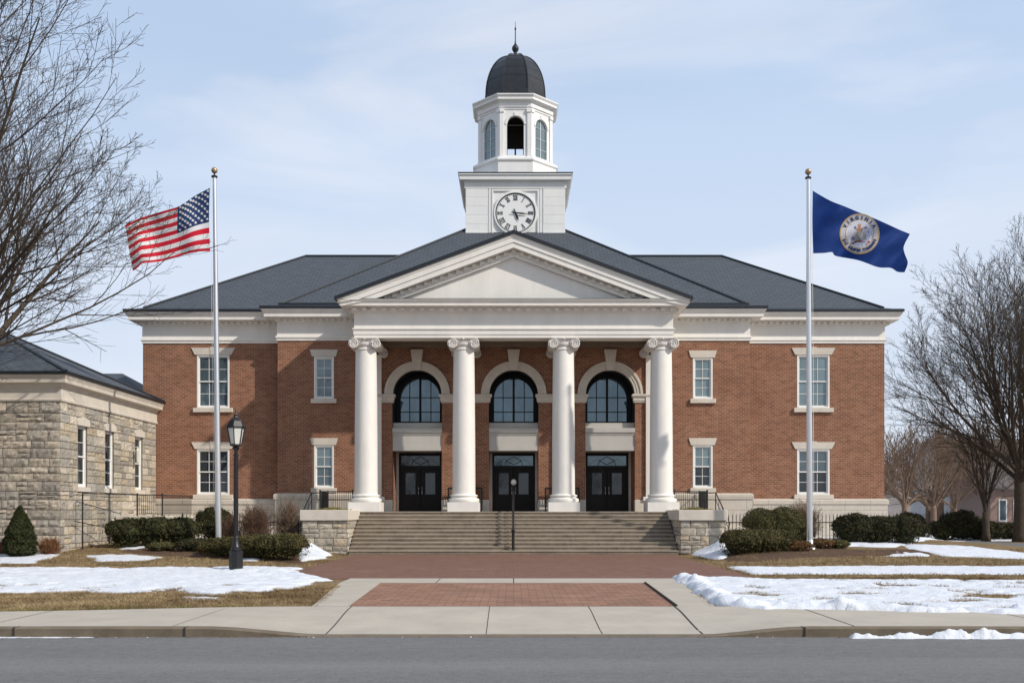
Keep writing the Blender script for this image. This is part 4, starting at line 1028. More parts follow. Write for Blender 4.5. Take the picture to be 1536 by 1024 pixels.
for j in range(NV):
    for i in range(NU):
        st=j//4; canton=(i<24 and st<7); a=j*(NU+1)+i
        mb.f.append([a,a+NU+1,a+NU+2,a+1]); mb.m.append(2 if canton else (0 if st%2==0 else 1)); mb.c.append(None)
fl=mb.build('flag',[M['fred'],M['fwhite'],M['fblue']],None,True)
tag(fl,'flag with red and white stripes and a starred blue canton flying from the left pole','flag','flags')
mb=MB()
for r_ in range(9):
    for c in range(6 if r_%2==0 else 5):
        u=(.4/12)*(1+2*c+(r_%2)); v=(7/13)*(r_+1)/10; cx,cy=us(u,v)
        for o in (-.012,.012):
            vs=[]
            for k in range(10):
                an=-PI/2+2*PI*k/10; rr=(2.7 if k%2==0 else 1.15); vs.append(FP(cx+rr*math.cos(an),cy+rr*math.sin(an),-1,314.7,o))
            ce=FP(cx,cy,-1,314.7,o); mb.add([ce]+vs,[(0,k+1,(k+1)%10+1) for k in range(10)])
mb.build('stars',M['fwhite'],fl)
vf=coons([(1219,286),(1244.5,300.6),(1268,310),(1289.4,319),(1310,327),(1328.5,335),(1348,344),(1365,351)],
         [(1219.7,380),(1236,379.5),(1248.4,378.3),(1254,384),(1287.5,390.4),(1316.8,400.6),(1336,401.8),(1346,407.6),(1356.8,408.4)],
         [(1219,286),(1218.6,333),(1219.7,380)],[(1365,351),(1355.9,369),(1357,380),(1361.7,394),(1356.8,408.4)])
mb=MB(); NU,NV=64,44
for j in range(NV+1):
    for i in range(NU+1): mb.v.append(FP(*vf(i/NU,j/NV),1,1219))
for j in range(NV):
    for i in range(NU):
        a=j*(NU+1)+i; mb.f.append([a,a+NU+1,a+NU+2,a+1]); mb.m.append(0); mb.c.append(None)
fl=mb.build('flag',M['fnavy'],None,True)
tag(fl,'navy blue flag with a round seal flying from the right pole','flag','flags')
SCX,SCY,SR=1289.4,350.8,30.0
def sring(mb,r0,r1,off,mi,n=48,m=4,sy=1.02):
    for k in range(n):
        for j in range(m):
            ra=r0+(r1-r0)*j/m; rb=r0+(r1-r0)*(j+1)/m; a=2*PI*k/n; b=2*PI*(k+1)/n
            q=lambda r,t:FP(SCX+SR*r*math.cos(t),SCY+SR*sy*r*math.sin(t),1,1219,off)
            mb.add([q(ra,a),q(ra,b),q(rb,b),q(rb,a)],[(0,1,2,3)],mi)
def spoly(mb,pts,off,mi):
    mb.add([FP(SCX+SR*x,SCY-SR*y,1,1219,off) for x,y in pts],[tuple(range(len(pts)))],mi)
def sell(mb,cx,cy,rx,ry,off,mi,rot=0,n=14):
    spoly(mb,[(cx+rx*math.cos(t)*math.cos(rot)-ry*math.sin(t)*math.sin(rot),cy+rx*math.cos(t)*math.sin(rot)+ry*math.sin(t)*math.cos(rot)) for t in [2*PI*k/n for k in range(n)]],off,mi)
mb=MB()
for sg in (-1,1):
    sring(mb,.93,1.0,sg*.014,0); sring(mb,.72,.93,sg*.012,1); sring(mb,.68,.72,sg*.014,0); sring(mb,.0,.68,sg*.012,3,m=5)
o=-.02
# standing figure holding a spear and sword, foot on a fallen one
spoly(mb,[(-.10,-.30),(.12,-.30),(.16,.02),(.10,.22),(-.10,.22),(-.14,.0)],o,5); spoly(mb,[(-.34,-.34),(-.12,-.32),(-.10,.10),(-.24,.06)],o,5); spoly(mb,[(.12,-.32),(.36,-.30),(.30,.0),(.14,.12)],o,5)
spoly(mb,[(-.14,-.12),(.14,-.12),(.11,.30),(-.11,.30)],o-.004,4); sell(mb,0,.40,.075,.09,o,4); sell(mb,0,.47,.09,.04,o-.004,0)
spoly(mb,[(.08,.26),(.28,.36),(.29,.31),(.09,.18)],o,4); spoly(mb,[(-.08,.26),(-.24,.30),(-.24,.25),(-.09,.18)],o,4); sell(mb,.30,.32,.08,.05,o,2); sell(mb,-.22,.33,.06,.05,o,2)
spoly(mb,[(-.46,.44),(-.42,.46),(-.12,.02),(-.16,.0)],o-.004,2); sell(mb,.03,-.16,.15,.14,o-.004,6); sell(mb,-.28,-.20,.12,.10,o-.004,2)
spoly(mb,[(-.36,-.46),(-.20,-.34),(.0,-.30),(.24,-.38),(.40,-.52),(.34,-.56),(.14,-.46),(-.06,-.40),(-.26,-.46),(-.34,-.54)],o-.004,7)
sell(mb,.46,-.40,.06,.05,o,6); sell(mb,.44,.10,.03,.04,o,2); spoly(mb,[(-.44,-.42),(-.34,-.50),(-.30,-.48),(-.40,-.40)],o,2); spoly(mb,[(-.10,-.55),(.16,-.62),(.16,-.59),(-.10,-.52)],o,2)
mb.build('seal',[M['sgold'],M['sring'],M['sblue'],M['sin'],M['stan'],M['steal'],M['sred'],M['sbrown']],fl)
def ringtext(s,a0,a1,r,size,flip):
    out=MB(); n=len(s)
    for i,ch in enumerate(s):
        if ch==' ': continue
        cu=bpy.data.curves.new('t','FONT'); cu.body=ch; cu.size=size; cu.align_x='CENTER'; cu.offset=.012; ob=bpy.data.objects.new('t',cu); COL.objects.link(ob)
        dg=bpy.context.evaluated_depsgraph_get(); me=ob.evaluated_get(dg).to_mesh()
        t=a0+(a1-a0)*(i+.5)/n; vs=[]
        for v in me.vertices:
            x,y=v.co.x,v.co.y-size*.35
            if not flip: rad=(math.sin(t),math.cos(t)); tan=(math.cos(t),-math.sin(t))
            else: rad=(-math.sin(t),-math.cos(t)); tan=(-math.cos(t),math.sin(t))
            X_=math.sin(t)*r+x*tan[0]+y*rad[0]; Y_=math.cos(t)*r+x*tan[1]+y*rad[1]
            vs.append(FP(SCX+SR*X_,SCY-SR*Y_,1,1219,-.03))
        out.add(vs,[tuple(p.vertices) for p in me.polygons]); ob.evaluated_get(dg).to_mesh_clear(); bpy.data.objects.remove(ob); bpy.data.curves.remove(cu)
    return out
mb=ringtext('VIRGINIA',R(-70),R(70),.825,.235,False); m2=ringtext('SIC SEMPER TYRANNIS',R(252),R(108),.825,.19,True)
mb.add(m2.v,m2.f); mb.build('seal_lettering',M['fblue'],fl)
# ================================================================== FENCES
def fence(x0,x1,y,lab):
    z=float(hz((x0+x1)/2,y))-.05; t=thing('iron_fence',lab,'fence',((x0+x1)/2,y,z),'low iron fences before the building')
    n=int((x1-x0)/.17); h=1.15; mb=MB()
    for i in range(n+1):
        x=x0+(x1-x0)*i/n; mb.tube([(x,y,z+.05),(x,y,z+h+.05),(x,y,z+h+.2)],[.016,.016,.002],4); mb.sphere((x,y,z+h+.03),.026,6,4)
    mb.build('picket_panel',M['black'],t)
    mb=MB(); mb.box(x0,x1,y-.015,y+.015,z+.9,z+.94); mb.box(x0,x1,y-.015,y+.015,z+.15,z+.19); mb.build('rail',M['black'],t)
    k=max(1,round((x1-x0)/2.2))
    for i in range(k+1):
        x=x0+(x1-x0)*i/k; mb=MB(); mb.box(x-.035,x+.035,y-.035,y+.035,z-.1,z+h+.08); mb.lathe([(.05,z+h+.08),(.05,z+h+.11),(.01,z+h+.22)],x,y,8); mb.build('post',M['black'],t)
fence(-15.2,-9.6,45.9,'spiked black iron fence behind the bushes on the left'); fence(9.7,17.6,45.9,'spiked black iron fence behind the shrubs on the right')
# ================================================================== GROUND
def grid_lines(a,b,fine0,fine1,step,coarse):
    L=list(np.arange(fine0,fine1+1e-6,step)); x=fine0; d=step
    while x>a: d*=1.6; x=max(a,x-d); L.insert(0,x)
    x=fine1; d=step
    while x<b: d*=1.6; x=min(b,x+d); L.append(x)
    return np.array(L)
gx=grid_lines(-600,600,-30,30,.6,0); gy=grid_lines(17.2,900,17.2,52,.6,0)
Xg,Yg=np.meshgrid(gx,gy); Zg=hz(Xg,Yg); Zg=np.where(((np.abs(Xg)<8)&(Yg<18.6))|((np.abs(Xg)<3.6)&(Yg<26)),-.25,Zg)
nx,ny=len(gx),len(gy); idx=np.arange(nx*ny).reshape(ny,nx)
FC=np.stack([idx[:-1,:-1],idx[:-1,1:],idx[1:,1:],idx[1:,:-1]],-1).reshape(-1,4)
o=rawmesh('lawn',np.stack([Xg,Yg,Zg],-1).reshape(-1,3),FC,M['lawn'],smooth_=True); tag(o,kind='structure')
mb=MB(); mb.add([(-600,-9,-.15),(600,-9,-.15),(600,15.80,-.15),(-600,15.80,-.15)],[(0,1,2,3)]); tag(mb.build('road',M['asphalt']),kind='structure')
mb=MB(); mb.box(-600,600,-9.3,-9,-.2,0); mb.add([(-600,-300,-.02),(600,-300,-.02),(600,-9.3,-.02),(-600,-9.3,-.02)],[(0,1,2,3)],1); tag(mb.build('far_verge',[M['kerb'],M['lawn']]),kind='structure')
# sidewalk: front height drops to the road at the crossing
def zk(x):
    if x<-3.0: return -.125*float(smooth((x+4.9)/1.9)) if x>-4.9 else 0
    if x>3.0: return -.125*(1-float(smooth((x-3.0)/1.7)))
    return -.125
def yb(x):   # back edge of the sidewalk
    if x<-3.3: return 18.3+1.0*float(smooth((x+10)/6))
    if x>3.3: return 19.3-1.5*float(smooth((x-3.9)/8))
    return 19.3
xs=[-600,-60,-20]+[round(-12+.4*i,2) for i in range(60)]+[12,20,60,600]; xs=sorted(set(xs))
mb=MB()
for a,b in zip(xs,xs[1:]):
    ya=16.0; pts=[]
    for k in range(6):
        t0=k/6;t1=(k+1)/6
        def q(x,t): 
            y=ya+(yb(x)-ya)*t; return (x,y,zk(x)*(1-float(smooth(t*1.05))))
        mb.add([q(a,t0),q(b,t0),q(b,t1),q(a,t1)],[(0,1,2,3)])
    mb.add([(a,yb(a),0),(b,yb(b),0),(b,yb(b),-.12),(a,yb(a),-.12)],[(0,1,2,3)])
def zs_at(x,y):
    t=(y-16.0)/(yb(x)-16.0); return zk(x)*(1-float(smooth(t*1.05)))
def joint(x0,y0,x1,y1,w=.012,n=8):
    d=Vector((x1-x0,y1-y0)).normalized(); nn=(-d.y*w,d.x*w); 
    for i in range(n):
        a=(x0+(x1-x0)*i/n,y0+(y1-y0)*i/n); b=(x0+(x1-x0)*(i+1)/n,y0+(y1-y0)*(i+1)/n)
        mb.add([(a[0]-nn[0],a[1]-nn[1],zs_at(*a)+.004),(b[0]-nn[0],b[1]-nn[1],zs_at(*b)+.004),(b[0]+nn[0],b[1]+nn[1],zs_at(*b)+.004),(a[0]+nn[0],a[1]+nn[1],zs_at(*a)+.004)],[(0,1,2,3)],1)
joint(-3.0,15.98,-3.12,19.28,.012); joint(3.02,15.98,3.10,19.28,.018); joint(-.44,15.98,-.46,19.28,.006); joint(1.42,15.98,1.44,19.28,.007)
joint(-5.45,16.0,-5.45,18.9,.005); joint(5.45,16.0,5.45,19.1,.011); joint(-8.5,16.0,-8.5,18.5,.008); joint(8.8,16.0,8.8,18.0,.010); joint(-3.9,19.26,-3.12,19.28,.008); joint(-3.1,19.285,3.1,19.285,.008)
o=mb.build('sidewalk',[M['conc'],M['joint']],None,True); tag(o,kind='structure')
mb=MB()
for a,b in zip(xs,xs[1:]):
    za,zb_=zk(a),zk(b)
    mb.add([(a,15.82,-.3),(b,15.82,-.3),(b,15.80,zb_-.02),(a,15.80,za-.02),(b,15.83,zb_),(a,15.83,za),(b,15.99,zb_-.0),(a,15.99,za-.0)],[(0,1,2,3),(3,2,4,5),(5,4,6,7)])
for x in (-7.9,-5.2,4.6,9.4,13.5): mb.box(x-.012,x+.012,15.79,15.99,-.14,zk(x)+.003,1)
o=mb.build('kerb',[M['kerb'],M['joint']],None,False); tag(o,kind='structure')
mb=MB(); mb.box(-6.65,6.65,27.25,42.0,-.2,.0); o=mb.build('brick_plaza',M['paver']); tag(o,kind='structure')
mb=MB(); mb.box(-4.45,4.45,25.6,27.25,-.2,.0); 
mb.prism_z([(-3.9,19.305),(-3.20,19.305),(-3.42,25.6),(-4.45,25.6)],-.2,.0); mb.prism_z([(3.17,19.305),(3.9,19.305),(4.45,25.6),(3.38,25.6)],-.2,.0)
mb.prism_z([(-.012,25.6),(.012,25.6),(.012,27.25),(-.012,27.25)],-.01,.004,1); mb.prism_z([(-2.0,25.6),(-1.98,25.6),(-1.98,27.25),(-2.0,27.25)],-.01,.004,1)
o=mb.build('path',[M['conc'],M['joint']]); tag(o,kind='structure')
mb=MB(); mb.prism_z([(-3.19,19.31),(3.12,19.31),(3.34,25.59),(-3.41,25.59)],-.2,-.006); mb.prism_z([(3.13,19.31),(3.165,19.31),(3.375,25.59),(3.345,25.59)],-.2,.03,1)  # black right-hand strip paints the shadowed edge of the raised concrete
o=mb.build('brick_path',[M['paver2'],M['joint']]); tag(o,kind='structure')
mb=MB(); mb.prism_z([G(*q) for q in ((1380,813.5),(1440,816.5),(1536,827),(1640,836),(1900,852),(1900,826),(1640,818),(1536,814.5),(1450,811.5),(1340,810.5))],-.2,-.012); o=mb.build('driveway',M['asphalt']); tag(o,kind='structure')
# ---- draped patches
def sdist(poly,x,y):
    x=np.asarray(x,float); y=np.asarray(y,float); d=np.full(x.shape,1e9); ins=np.zeros(x.shape,bool); n=len(poly)
    for i in range(n):
        x0,y0=poly[i]; x1,y1=poly[(i+1)%n]; ex,ey=x1-x0,y1-y0; wx,wy=x-x0,y-y0
        t=np.clip((wx*ex+wy*ey)/(ex*ex+ey*ey+1e-12),0,1); d=np.minimum(d,np.hypot(wx-ex*t,wy-ey*t))
        c=((y0>y)!=(y1>y))&(x<(x1-x0)*(y-y0)/((y1-y0) if y1!=y0 else 1e-9)+x0); ins^=c
    return np.where(ins,d,-d)
SNOW=[]
def thick(p,x,y):
    s=sdist(p['poly'],x,y); nz=p['na']*vnoise(x,y*.8,p['ns'],p['seed'],4)
    T0=p['T'] if p.get('snowy',1) else 0; s=s+nz; T=p['T']*(1+.35*vnoise(x,y,1.3,p['seed']+3,2))
    h=T*(1-np.exp(-np.maximum(s,0)/p['edge']))+np.minimum(s,0)*.25
    if p.get('lump'): 
        l=p['lump']; band=np.exp(-(np.maximum(s,0)-p.get('bc',.25))**2/p.get('bw',.09)); h=h+np.where(s>0,(smooth((22.5-y)/2.5)+smooth((6.6-x)/1.6)-smooth((22.5-y)/2.5)*smooth((6.6-x)/1.6) if p.get('front') else 1)*band*l*(.55+.9*np.maximum(0,vnoise(x,y,.38,p['seed']+8,3))+.5*vnoise(x,y,.9,p['seed']+5,2)),0)
    if T0>.02: h=h+np.where(s>0,(.022*vnoise(x,y,.30,p['seed']+21,3)+.014*vnoise(x,y,.11,p['seed']+22,2))*np.minimum(1,np.maximum(s,0)/.15),0)
    if p.get('thin'): h=h-p['thin']*np.maximum(0,vnoise(x,y*2.2,.9,p['seed']+11,4)-p.get('tt',.15))*np.exp(-np.maximum(s,0)/p.get('td',1.2))
    if p.get('heap'):
        hx,hy,hr,hh=p['heap']; h=h+np.where(s>0,hh*np.exp(-((x-hx)**2+(y-hy)**2)/hr**2)*(1+.35*vnoise(x,y,.3,4,3)),0)*np.minimum(1,np.maximum(s,0)/.2)
    return h
def patch(px,name='snow',mat='snow',T=.07,na=.3,ns=.8,edge=.15,res=.08,seed=1,base=None,world=False,**kw):
    poly=px if world else [G(*q) for q in px]
    p=dict(poly=poly,T=T,na=na,ns=ns,edge=edge,seed=seed,**kw)
    xs_=[q[0] for q in poly]; ys_=[q[1] for q in poly]; m_=na+.1
    ax=np.arange(min(xs_)-m_,max(xs_)+m_,res); ay=np.arange(min(ys_)-m_,max(ys_)+m_,res*1.3)
    X_,Y_=np.meshgrid(ax,ay); h=thick(p,X_,Y_); b=hz(X_,Y_) if base is None else np.full(X_.shape,base)
    Z=b+h; ny,nx=X_.shape; I=np.arange(nx*ny).reshape(ny,nx)
    keep=(h[:-1,:-1]>-.03)|(h[1:,1:]>-.03)|(h[:-1,1:]>-.03)|(h[1:,:-1]>-.03)
    FC=np.stack([I[:-1,:-1],I[:-1,1:],I[1:,1:],I[1:,:-1]],-1)[keep]
    used=np.unique(FC); mp=-np.ones(nx*ny,int); mp[used]=np.arange(len(used))
    V=np.stack([X_,Y_,Z],-1).reshape(-1,3)[used]
    o=rawmesh(name,V,mp[FC],M[mat],smooth_=True); tag(o,kind='stuff')
    if mat=='snow': SNOW.append(p)
    return p
patch([(-40,853),(200,852),(350,851),(455,853),(446,859),(478,866),(490,869),(455,880),(430,884),(330,893),(250,890),(-40,892)],T=.085,na=.45,ns=1.0,edge=.18,seed=2,thin=.5,tt=.0,td=1.5,res=.07)
patch([(275,896),(330,896),(335,900),(270,900)],T=.03,na=.3,ns=.4,edge=.1,seed=9)
patch([(-30,829),(60,829),(88,831),(70,838),(55,845),(-30,845)],T=.05,na=.25,ns=.9,edge=.15,seed=3)
patch([(122,832),(200,832),(240,836),(215,840),(150,842)],T=.05,na=.25,ns=.8,edge=.15,seed=4)
patch([(180,823),(240,817),(236,820),(200,826)],T=.06,na=.25,ns=.5,edge=.1,seed=14)
patch([(262,803),(452,803),(470,822),(380,817),(290,815)],T=.10,na=.35,ns=.8,edge=.2,seed=5,res=.1)
patch([(444,826),(468,816),(497,833),(485,838),(452,842)],T=.12,na=.18,ns=.5,edge=.12,seed=6,heap=(-9.0,40.7,.9,.30),res=.06)
patch([(355,836),(395,837),(388,842),(365,841)],T=.06,na=.15,ns=.4,edge=.1,seed=16,res=.06)
patch([(1036,832),(1052,820),(1092,820),(1094,836),(1075,840)],T=.12,na=.2,ns=.5,edge=.12,seed=7,heap=(8.9,40.9,.75,.42),res=.06)
patch([(1094,804),(1400,806),(1430,815),(1345,821),(1240,819),(1100,817)],T=.09,na=.35,ns=.8,edge=.2,seed=8,res=.1)
patch([(1092,851),(1300,849),(1640,850),(1640,862),(1300,861),(1130,861)],T=.05,na=.10,ns=.8,edge=.12,seed=10,res=.08)
patch([(1012,868),(1050,868),(1640,871),(1640,925),(1400,920),(1150,915),(1075,909),(1048,893)],T=.05,na=.22,ns=.6,edge=.16,seed=11,lump=.20,front=1,thin=.22,tt=.05,td=9,res=.055)
patch([(1352,816),(1440,818.5),(1536,829),(1640,838),(1640,842),(1536,838),(1420,834),(1370,826)],T=.05,na=.3,ns=1.2,edge=.15,seed=12,res=.12)
patch([(1330,826),(1380,829),(1400,835),(1330,834)],T=.04,na=.3,ns=.8,edge=.1,seed=18,res=.1)
patch([(22,61),(45,59),(90,57),(160,90),(160,190),(20,190),(20,80)],T=.05,na=1.5,ns=6,edge=.4,seed=13,res=.8,world=True)
# ploughed snow along the kerb
patch([(8.3,15.55),(5.3,15.62),(5.3,15.74),(8,15.80),(14,15.80),(14,15.40)],T=.03,na=.09,ns=.2,edge=.10,seed=21,base=-.15,world=True,lump=.15,bc=.14,bw=.008,res=.025)
patch([(-8.4,15.70),(-6.6,15.72),(-6.6,15.80),(-8.4,15.80)],T=.012,na=.06,ns=.12,edge=.03,seed=22,base=-.15,world=True,res=.025)
mb=MB(); rr=random.Random(3)
for i in range(260):
    x=rr.uniform(-11,11); y=15.78-abs(rr.gauss(0,.035)); q=rr.uniform(.004,.018); a=rr.uniform(0,3)
    if abs(x)<3 and rr.random()<.6: continue
    z=-.15; c=[(x+q*math.cos(a+k*2.1)*1.4,y+q*math.sin(a+k*2.1),z+.001) for k in range(3)]
    mb.add(c+[(x,y,z+q*.9)],[(0,1,3),(1,2,3),(2,0,3)],0,(.75,.76,.78) if rr.random()<.12 else rr.choice(((.12,.07,.04),(.20,.13,.07),(.07,.05,.04))))
o=mb.build('gutter_grit',M['grass']); tag(o,kind='stuff')
# mulch beds
patch([(175,828),(240,812),(300,806),(330,806),(462,806),(456,848),(420,842),(330,838),(250,834)],'mulch','mulch',snowy=0,T=.035,na=.3,ns=.7,edge=.1,seed=31,res=.12)
patch([(1095,822),(1183,822),(1300,824),(1420,824),(1425,829),(1330,833),(1230,835),(1185,838),(1120,843),(1088,842)],'mulch','mulch',snowy=0,T=.035,na=.3,ns=.7,edge=.1,seed=32,res=.12)
# ---- grass blades
def snow_at(x,y):
    h=np.full(x.shape,-1.0)
    for p in SNOW:
        b=p['poly']; m_=(x>min(q[0] for q in b)-1)&(x<max(q[0] for q in b)+1)&(y>min(q[1] for q in b)-1)&(y<max(q[1] for q in b)+1)
        if m_.any(): h[m_]=np.maximum(h[m_],thick(p,x[m_],y[m_]))
    return h
def blades(n,x0,x1,y0,y1,hmin,hmax,w):
    x=rng.uniform(x0,x1,n); y=y0+(y1-y0)*rng.uniform(0,1,n)**1.25
    ybk=np.array([yb(v) for v in np.linspace(x0,x1,200)]); lim=np.interp(x,np.linspace(x0,x1,200),ybk)
    ax=np.abs(x); ok=(y>lim+.02)&~((ax<6.68)&(y>27.2))&~((ax<4.5-.09*(27.3-y)+.0)&(y<27.3)&(ax<4.5))
    d=vnoise(x,y,1.1,41,4); ok&=(d>-.45+.3*rng.uniform(-1,1,n))
    ok&=~((x<-17.5)&(y>38.7))
    x,y=x[ok],y[ok]; s=snow_at(x,y); ok=s<.018; x,y,s=x[ok],y[ok],s[ok]; m_=len(x)
    z=hz(x,y); h=rng.uniform(hmin,hmax,m_)*(1+1.1*vnoise(x,y,.45,44,3)); an=rng.uniform(0,2*PI,m_); ln=rng.uniform(.5,1.9,m_)*h
    la=rng.uniform(0,2*PI,m_)
    a=np.stack([x-np.cos(an)*w,y-np.sin(an)*w,z-.005],1); b=np.stack([x+np.cos(an)*w,y+np.sin(an)*w,z-.005],1); c=np.stack([x+np.cos(la)*ln,y+np.sin(la)*ln,z+h],1)
    V=np.stack([a,b,c],1).reshape(-1,3); FC=np.arange(3*m_).reshape(-1,3)
    k=vnoise(x,y,1.4,46,4); k2=rng.uniform(0,1,m_); edge=np.clip(1-(y-np.interp(x,np.linspace(x0,x1,200),ybk))/.5,0,1)*(x<0)
    c0=np.array([.38,.285,.16]); c1=np.array([.18,.12,.065]); c2=np.array([.16,.17,.05])
    f=np.clip(.5+.9*k+.8*vnoise(x,y,.25,47,2)+.6*(k2-.5),0,1)[:,None]; Cc=c0*f+c1*(1-f)
    g=(np.clip(edge*.9+.35*(vnoise(x,y,.7,48,3)>.45),0,1)*(k2>.35))[:,None]; Cc=Cc*(1-g)+c2*g
    return V,FC,Cc*rng.uniform(.7,1.2,m_)[:,None]
Vs=[];Fs=[];Cs=[];off=0
for args in ((150000,-16,-3.5,18.2,24.5,.035,.085,.006),(90000,-21,-6.6,24.5,42,.03,.07,.009),(60000,3.8,16,17.8,27.5,.03,.08,.007),(90000,6.6,30,27.3,40,.03,.07,.009)):
    V,FC,Cc=blades(*args); Vs.append(V);Fs.append(FC+off);Cs.append(Cc); off+=len(V)
o=rawmesh('grass',np.concatenate(Vs),np.concatenate(Fs),M['grass'],cols=np.concatenate(Cs).tolist()); tag(o,kind='stuff')
# ================================================================== SHRUBS
def superp(n,c,dim,p,lump,seed,inner=.38,hf=0,base_cut=True):
    d=rng.normal(size=(n,3)); d[:,2]=np.where(rng.uniform(0,1,n)<.8,np.abs(d[:,2]),d[:,2])
    nn=(np.abs(d)**p).sum(1)**(1/p); q=d/nn[:,None]
    k=1+lump*vnoise(q[:,0]*dim[0]+c[0],q[:,1]*dim[1]+q[:,2]*dim[2]*1.3+c[1],.45,seed,3)
    rad=k*(1-inner*rng.uniform(0,1,n)**2)*np.where(rng.uniform(0,1,n)<.14,1+np.abs(rng.normal(0,.09,n)),1)*(1+.10*vnoise(q[:,0]*dim[0]*3+q[:,1],q[:,2]*dim[2]*3,.5,seed+3,2))
    P_=q*rad[:,None]*np.array(dim)
    return P_+np.array(c),d/np.linalg.norm(d,axis=1)[:,None]
def leaves(P_,N_,size,cols,stretch=1.6):
    n=len(P_); r_=rng.normal(size=(n,3)); a=np.cross(N_+.6*r_,rng.normal(size=(n,3))); a/=np.linalg.norm(a,axis=1)[:,None]+1e-9
    b=np.cross(a,N_+.8*r_); b/=np.linalg.norm(b,axis=1)[:,None]+1e-9
    s=size*rng.uniform(.6,1.3,n)[:,None]; a=a*s*stretch; b=b*s
    V=np.stack([P_-a,P_-b*.6,P_+a,P_+b*.6],1).reshape(-1,3)
    return V,np.arange(4*n).reshape(-1,4)
def bush(name,lab,cat,pts,n,cols,size=.035,p=2.2,lump=.2,seed=1,core=True,group=None,z0=None):
    """pts: list of (cx,cy,rx,ry,h)"""
    x=pts[0][0]; y=pts[0][1]; zb_=float(hz(x,y)) if z0 is None else z0
    t=thing(name,lab,cat,(x,y,zb_),group); Vs=[];Fs=[];Cs=[];off=0
    for (cx,cy,rx,ry,h) in pts:
        m_=int(n/len(pts)); P_,N_=superp(m_,(cx,cy,zb_+h*.46),(rx,ry,h*.54),p,lump,seed)
        P_[:,2]=np.maximum(P_[:,2],zb_+.02+.1*rng.uniform(0,1,m_))
        V,FC=leaves(P_,N_,size,None); c=np.array(cols)[rng.integers(0,len(cols),m_)]*rng.uniform(.6,1.35,m_)[:,None]
        c=c*(1+.45*vnoise(P_[:,0],P_[:,2]+P_[:,1],.35,seed+5,3))[:,None]
        Vs.append(V);Fs.append(FC+off);Cs.append(c); off+=len(V)
    o=rawmesh('foliage',np.concatenate(Vs),np.concatenate(Fs),M['leaf'],t,cols=np.clip(np.concatenate(Cs),0,1).tolist())
    if core:
        mb=MB(); k=tuple(np.array(cols[0])*.55)  # core blob in a darkened leaf colour paints the shade inside the bush
        for (cx,cy,rx,ry,h) in pts:
            n1,n2=14,8; vs=[];
            for i in range(n2+1):
                th=PI*i/n2
                for j in range(n1):
                    a=2*PI*j/n1; d=np.array([math.sin(th)*math.cos(a),math.sin(th)*math.sin(a),-math.cos(th)]); d/=(np.abs(d)**p).sum()**(1/p)
                    vs.append((cx+d[0]*rx*.74,cy+d[1]*ry*.72,zb_+h*.46+d[2]*h*.54*.72))
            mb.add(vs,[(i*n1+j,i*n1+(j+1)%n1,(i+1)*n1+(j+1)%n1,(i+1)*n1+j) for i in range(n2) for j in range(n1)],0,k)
        tc_=(.13,.09,.06)
        for (cx,cy,rx,ry,h) in pts:
            for q in range(70):
                a=random.uniform(0,6.28); el=random.uniform(-.1,1.5); k2=random.uniform(1.0,1.16)
                d=np.array([math.cos(el)*math.cos(a),math.cos(el)*math.sin(a),math.sin(el)]); d=d/(np.abs(d)**p).sum()**(1/p)
                p1=Vector((cx+d[0]*rx*k2,cy+d[1]*ry*k2,max(zb_+.05,zb_+h*.46+d[2]*h*.54*k2))); p0=Vector((cx+d[0]*rx*.6,cy+d[1]*ry*.6,max(zb_+.03,zb_+h*.40+d[2]*h*.30)))
                mb.tube([p0,p0.lerp(p1,.6)+Vector((random.gauss(0,.03),random.gauss(0,.03),0)),p1],[.008,.006,.003],3,0,False,tc_)
        mb.build('branches_shade_core',M['leaf'],t)
    return t
GB=[(.052,.050,.018),(.075,.070,.024),(.032,.035,.014),(.11,.085,.038)]   # boxwood
GD=[(.030,.034,.013),(.046,.046,.018),(.018,.022,.010),(.055,.042,.020)]                     # dark evergreen
GO=[(.085,.082,.028),(.055,.062,.022),(.11,.095,.038),(.07,.05,.025)]       # olive
GR=[(.20,.085,.038),(.14,.07,.03),(.10,.085,.03)]                           # rusty juniper
GT=[(.16,.10,.055),(.11,.065,.04),(.22,.15,.085)]                           # tan twigs
def W(px,D): return (px-CX)*D/F
bush('boxwood_hedge','long clipped boxwood hedge at the left edge of the brick plaza, behind the lamp post','hedge',[(W(345,37.0),37.2,1.0,.6,.72),(W(385,36.6),36.6,1.1,.75,.80),(W(425,36.2),36.2,.85,.85,.86)],26000,GB+[(.12,.10,.035)],.026,3.5,.07,11)
bush('boxwood_hedge','clipped boxwood hedge at the right edge of the brick plaza, beside the right cheek wall','hedge',[(W(1110,38.4),38.4,.72,.8,.92),(W(1138,38.6),38.8,.8,.8,.92),(W(1165,38.9),39.2,.55,.7,.90)],26000,GB,.026,3.5,.06,12)
bush('evergreen_hedge','broad dark evergreen hedge in front of the stone building stoop','hedge',[(W(190,41),41,.75,.8,1.15),(W(228,41),41.3,.85,.8,1.2),(W(265,41),41.5,.75,.8,1.15)],26000,GD+[(.06,.07,.024)],.034,2.8,.14,13)
bush('low_hedge','low dark hedge left of the left flagpole base','hedge',[(W(290,39),39,.6,.45,.50)],7000,GD,.03,3,.1,14)
bush('juniper','small rusty juniper at the foot of the left flagpole','shrub',[(W(314,38),38.2,.5,.4,.42)],5000,GR,.03,2,.3,15,False)
bush('juniper','small olive shrub low in the bed between the dark hedge and the stoop','shrub',[(W(245,39.5),39.2,.55,.4,.36)],5000,GO,.03,2,.3,16,False)
bush('round_evergreen','round dark evergreen behind the left flagpole','shrub',[(W(325,45),44.8,.85,.8,1.55)],12000,GD,.035,2.1,.12,17)
